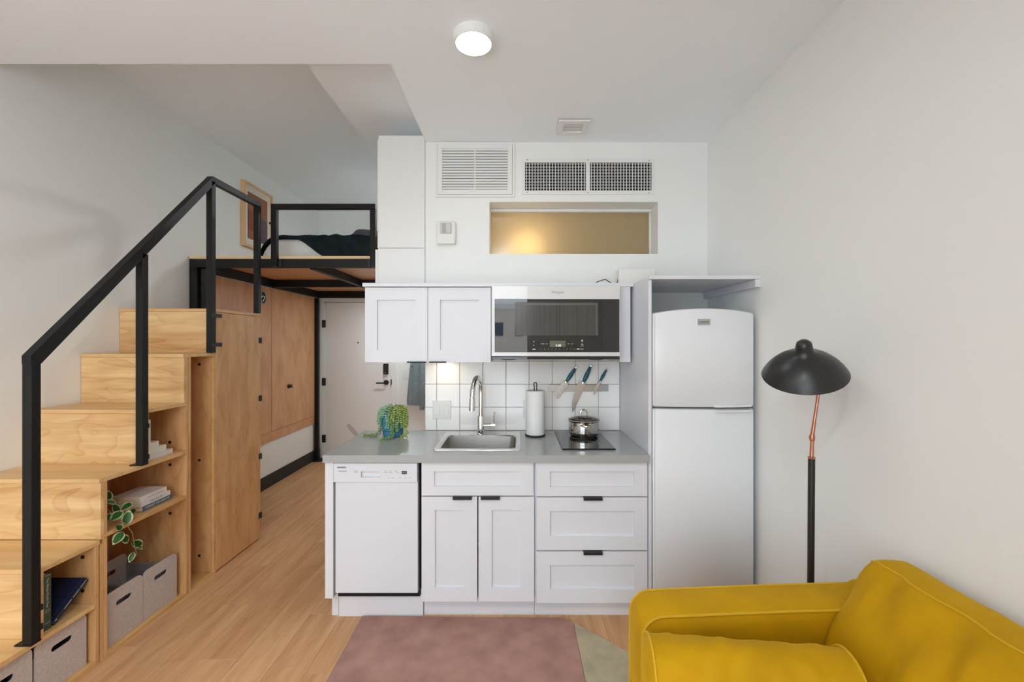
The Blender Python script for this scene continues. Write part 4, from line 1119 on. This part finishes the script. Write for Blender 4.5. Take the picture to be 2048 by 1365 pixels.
felt_bin(2.332, 2.562, .0185, 'grey felt bin right beside the tall birch wardrobe')
felt_bin(1.805, 2.022, .0185, 'grey felt bin in the lowest cubby below the navy book', h=.245)
felt_bin(1.575, 1.795, .0185, 'grey felt bin in the corner of the photo, leftmost under the stairs', h=.245)

# ------------------------------------------------------------------ books
def book(name, label, M, L_, D_, T_, cover, group=None, title=None, tmat=None, tsize=.014, extra=None, sx=1.0, hard=True):
    """local: spine at y=0 facing -y, length along x, thickness along z, pages go +y"""
    t = bpy.data.objects.new(name, None); COL.objects.link(t); t.empty_display_size = .03
    t.matrix_world = M; WL[t.name] = Vector((0, 0, 0))
    tag(t, label, 'book', group)
    bm = B(); c = .002
    box(bm, 0, L_, 0, D_, 0, c); box(bm, 0, L_, 0, D_, T_-c, T_); box(bm, 0, L_, 0, c, c, T_-c)
    obj('cover', bm, cover, t, local=True)
    i = .003 if hard else .0005
    obj('pages', bx(i, L_-i, c, D_-i, c, T_-c), pages, t, local=True)
    if title:
        b2 = text_bm(title, tsize, .0002)
        bmesh.ops.transform(b2, matrix=Matrix.Translation((L_*.5, -.0003, T_*.5)) @ Matrix.Rotation(PI/2, 4, 'X') @ Matrix.Diagonal((sx, 1, 1, 1)), verts=b2.verts)
        obj('title', b2, tmat, t, local=True)
    if extra: extra(t)
    return t
def bmat(x, y, z, rz=0.0, tilt=None):
    # spine facing +x (toward the room), length along +y
    M = Matrix.Translation((x, y, z)) @ Matrix.Rotation(PI/2+rz, 4, 'Z')
    return M
G1 = 'books stacked in the stair cubbies'
book('paperback_book', 'slate blue paperback at the bottom of the stack beside the vine', bmat(-2.008, 2.346, .6005, .03), .212, .150, .026, book_b, G1, 'FORGET YOU EVER ME', gold_p, .0165, sx=1.0, hard=False)
book('paperback_book', 'white paperback in the middle of the stack beside the vine', bmat(-2.010, 2.340, .627, .02), .202, .150, .025, book_w, G1, 'SERIOUS EATER', grey_p, .0125, hard=False)
def bars(t):
    bm = B()
    for a, w in ((.045, .022), (.07, .03), (.104, .05)): box(bm, a, a+w, -.0003, .001, .012, .0145)
    obj('spine_print', bm, grey_p, t, local=True)
book('paperback_book', 'thick white paperback on top of the stack beside the vine', bmat(-2.012, 2.337, .6525, .015), .180, .155, .030, book_w, G1, extra=bars, hard=False)
G2 = 'white books in the upper stair cubby'
book('hardback_book', 'white book at the bottom of the stack in the upper cubby', bmat(-2.004, 2.342, ZT[2]+.0005, 0), .205, .15, .026, book_w, G2, hard=False)
book('hardback_book', 'cream book second from the bottom in the upper cubby', bmat(-2.008, 2.340, ZT[2]+.027, 0), .165, .15, .034, book_c, G2, hard=False)
book('hardback_book', 'small cream book third from the bottom in the upper cubby', bmat(-2.012, 2.340, ZT[2]+.0615, 0), .118, .15, .030, book_c, G2, hard=False)
M_ = Matrix.Translation((-2.012, 2.402, ZT[2]+.092)) @ Matrix(((0, -1, 0, 0), (0, 0, -1, 0), (1, 0, 0, 0), (0, 0, 0, 1)))
book('hardback_book', 'tall white book standing upright on the upper cubby stack', M_, .128, .11, .030, book_w, G2, hard=False)
# green upright book: spine toward room, length vertical
def spine_up(x, y0, z): return Matrix.Translation((x, y0, z)) @ Matrix(((0, -1, 0, 0), (0, 0, 1, 0), (-1, 0, 0, 0), (0, 0, 0, 1)))
def gbars(t):
    bm = B()
    for a in (.004, .150, .158, .205): box(bm, a, a+.0012, -.0004, .001, .004, .026)
    obj('spine_lines', bm, lite_p, t, local=True)
book('hardback_book', 'dark green hardback standing upright in the lower cubby', spine_up(-1.992, 1.838, ZT[0]+.2365), .236, .155, .030, book_g, None, None, extra=gbars)
gb = [o for o in bpy.data.objects if o.get('label') == 'dark green hardback standing upright in the lower cubby'][0]
b2 = text_bm('The Whole World Over', .0125, .0002)
bmesh.ops.transform(b2, matrix=Matrix.Translation((.078, -.0004, .015)) @ Matrix.Rotation(PI/2, 4, 'X'), verts=b2.verts)
obj('title', b2, lite_p, gb, local=True)
# navy book leaning against the divider
d_ = Vector((0, .197, .148)).normalized(); nn = Vector((0, -d_.z, d_.y))
M_ = Matrix.Translation((-1.993, 1.882, ZT[0]+.0015)) @ Matrix(((0, -1, 0, 0), (d_.y, 0, nn.y, 0), (d_.z, 0, nn.z, 0), (0, 0, 0, 1)))
# local x -> d_, local y -> -x world, local z -> nn
def nbars(t):
    bm = B()
    for a, w in ((.012, .010), (.06, .04), (.108, .035), (.150, .034)): box(bm, a, a+w, -.0004, .001, .010, .0125)
    obj('spine_print', bm, lite_p, t, local=True)
    obj('hinge_groove', bx(.002, .187, .012, .015, .0215, .0222), pbr('navy_groove', srgb(60, 72, 104), .5), t, local=True)
book('hardback_book', 'navy cloth hardback leaning diagonally in the lower cubby', M_, .189, .165, .022, book_n, None, extra=nbars)

# ------------------------------------------------------------------ jacket, chair in the corridor
jk = thing('denim_jacket', 'grey denim jacket hanging on the far wall beside the entry door', 'jacket', (-1.27, 5.67, .65))
def loft(secs, n=20):
    bm = B(); R = []
    for (cx, cy, z, a, b_) in secs:
        R.append([bm.verts.new((cx+a*math.cos(2*PI*k/n), cy+b_*math.sin(2*PI*k/n)*(1+.35*math.sin(5*2*PI*k/n+z*3)), z)) for k in range(n)])
    for A, C in zip(R, R[1:]):
        for k in range(n): bm.faces.new((A[k], A[(k+1) % n], C[(k+1) % n], C[k]))
    bm.faces.new(R[0][::-1]); bm.faces.new(R[-1])
    return bm
obj('body', loft([(-1.305, 5.668, .705, .100, .026), (-1.305, 5.668, .76, .105, .030), (-1.295, 5.668, .95, .098, .032), (-1.288, 5.668, 1.15, .088, .034), (-1.28, 5.668, 1.25, .082, .035), (-1.26, 5.668, 1.42, .11, .036), (-1.25, 5.675, 1.55, .06, .03)]), jean, jk, smooth=True, angle=70)
obj('hem_band', loft([(-1.305, 5.668, .700, .101, .028), (-1.305, 5.668, .735, .1025, .030)]), jean, jk, smooth=True)
obj('sleeve', loft([(-1.205, 5.645, .640, .032, .022), (-1.205, 5.645, .70, .034, .024), (-1.195, 5.645, 1.0, .038, .028), (-1.20, 5.65, 1.3, .045, .03), (-1.23, 5.66, 1.45, .04, .03)]), jean, jk, smooth=True, angle=70)
obj('sleeve', loft([(-1.37+.25, 5.66, .70, .03, .02), (-1.37+.25, 5.66, 1.1, .034, .024), (-1.16, 5.665, 1.42, .04, .025)]), jean, jk, smooth=True, angle=70)
obj('cuff_button', lathe(B(), [(0, 0), (.008, 0), (.008, .003), (0, .003)], (-1.19, 5.621, .665), 10, Matrix.Rotation(PI/2, 4, 'X')), blackm, jk)
obj('chest_button', lathe(B(), [(0, 0), (.008, 0), (.008, .003), (0, .003)], (-1.335, 5.633, 1.20), 10, Matrix.Rotation(PI/2, 4, 'X')), blackm, jk)
hk = thing('coat_hook', 'black coat hook holding the denim jacket', 'hook', (-1.25, YF, 1.56))
obj('peg', tube(B(), [(-1.25, YF, 1.57), (-1.25, 5.66, 1.565), (-1.25, 5.655, 1.60)], .006, 8), blackm, hk, smooth=True)
obj('wall_plate', lathe(B(), [(0, 0), (.02, 0), (.02, .006), (0, .006)], (-1.25, YF, 1.57), 14, Matrix.Rotation(PI/2, 4, 'X')), blackm, hk)

ch = thing('shell_chair', 'white chair tucked behind the worktop, only its backrest tip showing', 'chair', (-1.15, 3.62, 0))
bm = B(); secs = [(-1.385, .835), (-1.37, .815), (-1.33, .765), (-1.29, .70), (-1.262, .60), (-1.25, .52), (-1.22, .475), (-1.15, .46), (-1.02, .465), (-.92, .475), (-.88, .465)]
wid = [.10, .15, .17, .19, .20, .205, .21, .215, .215, .20, .17]
rows = []
for (x_, z_), w in zip(secs, wid):
    rows.append([bm.verts.new((x_+.02*abs(k)**2, 3.62+w*k, z_+(.01*k*k if z_ < .5 else 0))) for k in (-1, -.75, -.4, 0, .4, .75, 1)])
for A, C in zip(rows, rows[1:]):
    for k in range(6): bm.faces.new((A[k], A[k+1], C[k+1], C[k]))
bmesh.ops.solidify(bm, geom=list(bm.faces), thickness=.032)
obj('seat_shell', bm, white_sat, ch, smooth=True, angle=70)
for (sx_, sy_) in ((-1, -1), (-1, 1), (1, -1), (1, 1)):
    obj('leg', tube(B(), [(-1.08+sx_*.11, 3.62+sy_*.13, .455), (-1.08+sx_*.18, 3.62+sy_*.19, .0)], [.016, .011], 10), wood_z, ch, smooth=True)

ch.rotation_euler = (0, 0, math.radians(22))

# ------------------------------------------------------------------ rug
rug = thing('area_rug', 'dusty pink and beige low pile rug in front of the kitchen', 'rug', (0, 1.3, 0))
def rugpart(name, outl, mat):
    bm = plate(B(), outl, [], .013, lambda u, v, w: (u, v, .0005+w))
    obj(name, bm, mat, rug)
rugpart('pink_field', [(-.83, .1), (.311, .1), (.311, 2.336), (.246, 2.372), (-.838, 2.388)], rug_p)
rugpart('beige_field', [(.313, .1), (1.02, .1), (1.02, 1.66), (.55, 2.105), (.318, 2.331), (.313, 2.334)], rug_b)

# ------------------------------------------------------------------ sofa
sf = thing('velvet_sofa', 'mustard yellow velvet sofa against the right wall', 'sofa', (.87, .6, 0))
AX0, AX1, AY0, AY1 = .420, 1.20, 1.445, 1.600
def arm_prof(inset=0.0):
    r = .075; zt0, zt1 = .606-inset, .634-inset; x0 = AX0+inset
    out = [(x0, .13)]
    for k in range(9):
        a = PI-k/8*PI/2
        out.append((x0+r+r*math.cos(a), zt0-r+r*math.sin(a)))
    out += [(AX1-.3, (zt0+zt1)/2+.003), (AX1+.10, zt1), (AX1+.10, .13)]
    return out
def arm(y0, y1):
    bm = B(); P0 = arm_prof()
    ys = [(y0, .006), (y0+.005, .001), (y0+.02, -.002), ((y0+y1)/2, -.004), (y1-.02, -.002), (y1-.005, .001), (y1, .006)]
    R = [[bm.verts.new((u, y_, v)) for u, v in arm_prof(i_)] for y_, i_ in ys]
    n = len(R[0])
    for A, C in zip(R, R[1:]):
        for k in range(n): bm.faces.new((A[k], A[(k+1) % n], C[(k+1) % n], C[k]))
    bm.faces.new(R[0][::-1]); bm.faces.new(R[-1])
    a_ = obj('arm', bm, velvet, sf, smooth=True, angle=40)
    for y_ in (y0, y1):
        pp = [(u, y_, v) for u, v in arm_prof(.003)[:-1]]
        obj('piping', tube(B(), pp, .0048, 8), pipe_m, a_, smooth=True)
arm(AY0, AY1); arm(-.46, -.305)
part('seat_frame', (.44, 1.20, -.30, 1.440, .13, .275), velvet, sf, b=.012)
part('back_frame', (1.201, 1.300, -.455, 1.595, .13, .66), velvet, sf, b=.03, seg=3)
def cushion_box(name, x0, x1, y0, y1, z0, z1, b):
    bm = bx(x0, x1, y0, y1, z0, z1, b=b, seg=4); return obj(name, bm, velvet, sf, smooth=True, angle=60)
cushion_box('seat_cushion', .425, 1.12, .572, 1.440, .277, .425, .035)
cushion_box('seat_cushion', .425, 1.12, -.298, .568, .277, .425, .035)
def back_cushion(y0, y1, seed):
    bm = B(); NY, NP = 44, 48
    # profile around: start bottom-back, go up the front to the top, back down
    key = [(1.20, .428), (1.10, .43), (1.045, .45), (1.035, .50), (1.055, .58), (1.092, .67), (1.130, .745), (1.160, .785), (1.176, .800), (1.20, .806), (1.25, .806), (1.278, .798), (1.285, .77), (1.27, .62), (1.24, .48)]
    key = [Vector((a, b_)) for a, b_ in key]; m_ = len(key); prof = []
    for i in range(m_):      # closed Catmull-Rom
        p0, p1, p2, p3 = key[i-1], key[i], key[(i+1) % m_], key[(i+2) % m_]
        for t in (0, 1/3, 2/3):
            prof.append(.5*((2*p1)+(p2-p0)*t+(2*p0-5*p1+4*p2-p3)*t*t+(3*p1-p0-3*p2+p3)*t**3))
    cen = Vector((1.17, .62)); R = []
    for j in range(NY+1):
        t = j/NY; e = abs(2*t-1); s = 1.0
        if e > .9: s = 1-.16*((e-.9)/.1)**2.5
        y_ = y0+(y1-y0)*t
        row = []
        for i, p_ in enumerate(prof):
            q = cen+(p_-cen)*s
            front = max(0, min(1, (1.20-q.x)/.10))
            nz = noise.fractal(Vector((y_*7+seed, q.y*3.2-y_*2.2, q.x*4)), 1.0, 2.0, 3)
            w = .022*nz*front + .011*front*math.sin((y_*26+q.y*10+seed)+3*nz)*max(0, min(1, (q.y-.52)/.2))
            belly = .018*front*(1-e**3)
            topw = .004*nz if q.y > .79 else 0
            row.append(bm.verts.new((q.x-belly+w, y_, q.y+topw)))
        R.append(row)
    n = len(prof)
    for A, C in zip(R, R[1:]):
        for k in range(n): bm.faces.new((A[k], A[(k+1) % n], C[(k+1) % n], C[k]))
    bm.faces.new(R[0][::-1]); bm.faces.new(R[-1])
    # top seam follows key point 8
    k8 = 8*3; seam = [R[j][k8].co.copy()+Vector((-.001, 0, .001)) for j in range(1, NY)]
    c = obj('back_cushion', bm, velvet, sf, smooth=True, angle=70)
    obj('seam', tube(B(), seam, .0032, 6), pipe_m, c, smooth=True)
back_cushion(.60, 1.452, 1.7); back_cushion(-.28, .585, 6.1)
for (x_, y_) in ((.50, 1.52), (1.22, 1.52), (.50, -.38), (1.22, -.38)):
    obj('leg', tube(B(), [(x_, y_, .0145 if x_ < 1 else .0005), (x_, y_, .135)], [.014, .020], 12), blackm, sf, smooth=True)
# bolster cushion along the arm
bo_ = thing('bolster_cushion', 'round mustard velvet bolster lying on the sofa seat', 'cushion', (.74, 1.28, .43))
c0, c1 = Vector((.405, 1.305, .529)), Vector((.955, 1.245, .529)); ax = (c1-c0).normalized(); Rb = .097
side = ax.cross(Vector((0, 0, 1))).normalized(); upv = side.cross(ax)
bm = B(); NS, NA = 40, 40; rings = []
for i in range(NS+1):
    t = i/NS; c = c0.lerp(c1, t); ring = []
    for k in range(NA):
        a = 2*PI*k/NA
        wv = .0035*noise.fractal(Vector((t*9, math.cos(a)*2, math.sin(a)*2)), 1.0, 2.0, 3)+.003*math.sin(t*40+math.sin(a*2)*2)*math.sin(PI*t)*max(0, math.sin(a+.4))
        ring.append(bm.verts.new(c+(side*math.cos(a)+upv*math.sin(a))*(Rb+wv)))
    rings.append(ring)
for A, C in zip(rings, rings[1:]):
    for k in range(NA): bm.faces.new((A[k], A[(k+1) % NA], C[(k+1) % NA], C[k]))
for ring, sgn in ((rings[0], -1), (rings[-1], 1)):
    cc = c0 if sgn < 0 else c1; prev = ring
    for rr_, bul in ((.8, .012), (.45, .020)):
        nr = [bm.verts.new(cc+(v.co-cc)*rr_+ax*sgn*bul) for v in ring]
        for k in range(NA): bm.faces.new((prev[k], prev[(k+1) % NA], nr[(k+1) % NA], nr[k]))
        prev = nr
    bm.faces.new(prev)
bb = obj('bolster_body', bm, velvet, bo_, smooth=True, angle=50)
for cc in (c0, c1):
    obj('piping', tube(B(), [cc+(side*math.cos(t*PI/24)+upv*math.sin(t*PI/24))*(Rb+.001) for t in range(48)], .0042, 6, closed=True), pipe_m, bb, smooth=True)

# ------------------------------------------------------------------ floor lamp
fl = thing('floor_lamp', 'black floor lamp with dome shade and copper neck behind the sofa', 'floor lamp', (1.172, 1.725, 0))
LX, LY = 1.172, 1.725
obj('base', lathe(B(), [(0, 0.0005), (.125, .0005), (.13, .006), (.128, .016), (.02, .022), (.013, .03), (0, .03)], (LX, LY, 0), 36), blacksh, fl, smooth=True)
zj = 1.0540
obj('pole', tube(B(), [(LX-.003, LY, .02), (LX+.004, LY, zj)], .0125, 16), blacksh, fl, smooth=True)
nk = obj('copper_neck', tube(B(), [(LX+.004, LY, zj-.001), (1.1778, 1.725, 1.1095), (1.1784, 1.723, 1.1536), (1.1855, 1.719, 1.2196), (1.1971, 1.713, 1.3289), (1.1876, 1.705, 1.3788)], [.008, .007, .0075, .006, .006, .006], 12), copper, fl, smooth=True)
obj('copper_collar', lathe(B(), [(0, 0), (.0128, 0), (.0135, .003), (.0135, .007), (.009, .009), (0, .009)], (LX+.004, LY, zj), 16), copper, nk, smooth=True)
obj('copper_joint', lathe(B(), [(0, -.012), (.009, -.012), (.011, 0), (.009, .012), (0, .012)], (1.1778, 1.725, 1.1373), 14), copper, nk, smooth=True)
sc3 = Vector((1.1062, 1.665, 1.4069))
Msh = Matrix.Rotation(-math.atan2(sc3.x, sc3.y), 4, 'Z') @ Matrix.Rotation(math.radians(29), 4, 'X')
prof = [(.143, -.014), (.132, .005), (.116, .026), (.094, .047), (.068, .064), (.046, .075), (.034, .084), (.029, .095), (.027, .110), (.024, .122), (.015, .130), (0, .133)]
outer = prof; inner = [(r-.003 if r > .003 else 0, z-.003) for r, z in reversed(prof)]
bm = B()
lathe(bm, prof, (0, 0, 0), 48)
# open the underside
for f_ in [f_ for f_ in bm.faces if len(f_.verts) > 6 and f_.calc_center_median().z < 0]: bm.faces.remove(f_)
bmesh.ops.solidify(bm, geom=list(bm.faces), thickness=.0025)
bmesh.ops.transform(bm, matrix=Matrix.Translation(sc3) @ Msh, verts=bm.verts)
obj('lamp_shade', bm, blacksh, fl, smooth=True, angle=50)

# ------------------------------------------------------------------ building across the street (mirrored in the microwave)
bu = thing('neighbour_building', 'pale stucco building across the street, mirrored in the microwave glass', 'building', (-1.0, -24.5, -9))
part('facade', (-14, 12, -30, -22, -9, 3.6), build_m, bu)
part('roof_parapet', (-14.1, 12.1, -30, -21.9, 3.6, 3.9), roofg, bu)
part('low_annex', (-14, 12, -21.99, -17, -9, .9), roofg, bu)
for k in range(11):
    c = -6.0+k*1.25
    part('window', (c-.26, c+.26, -22.03, -21.98, 1.9, 2.75), build_w, bu)
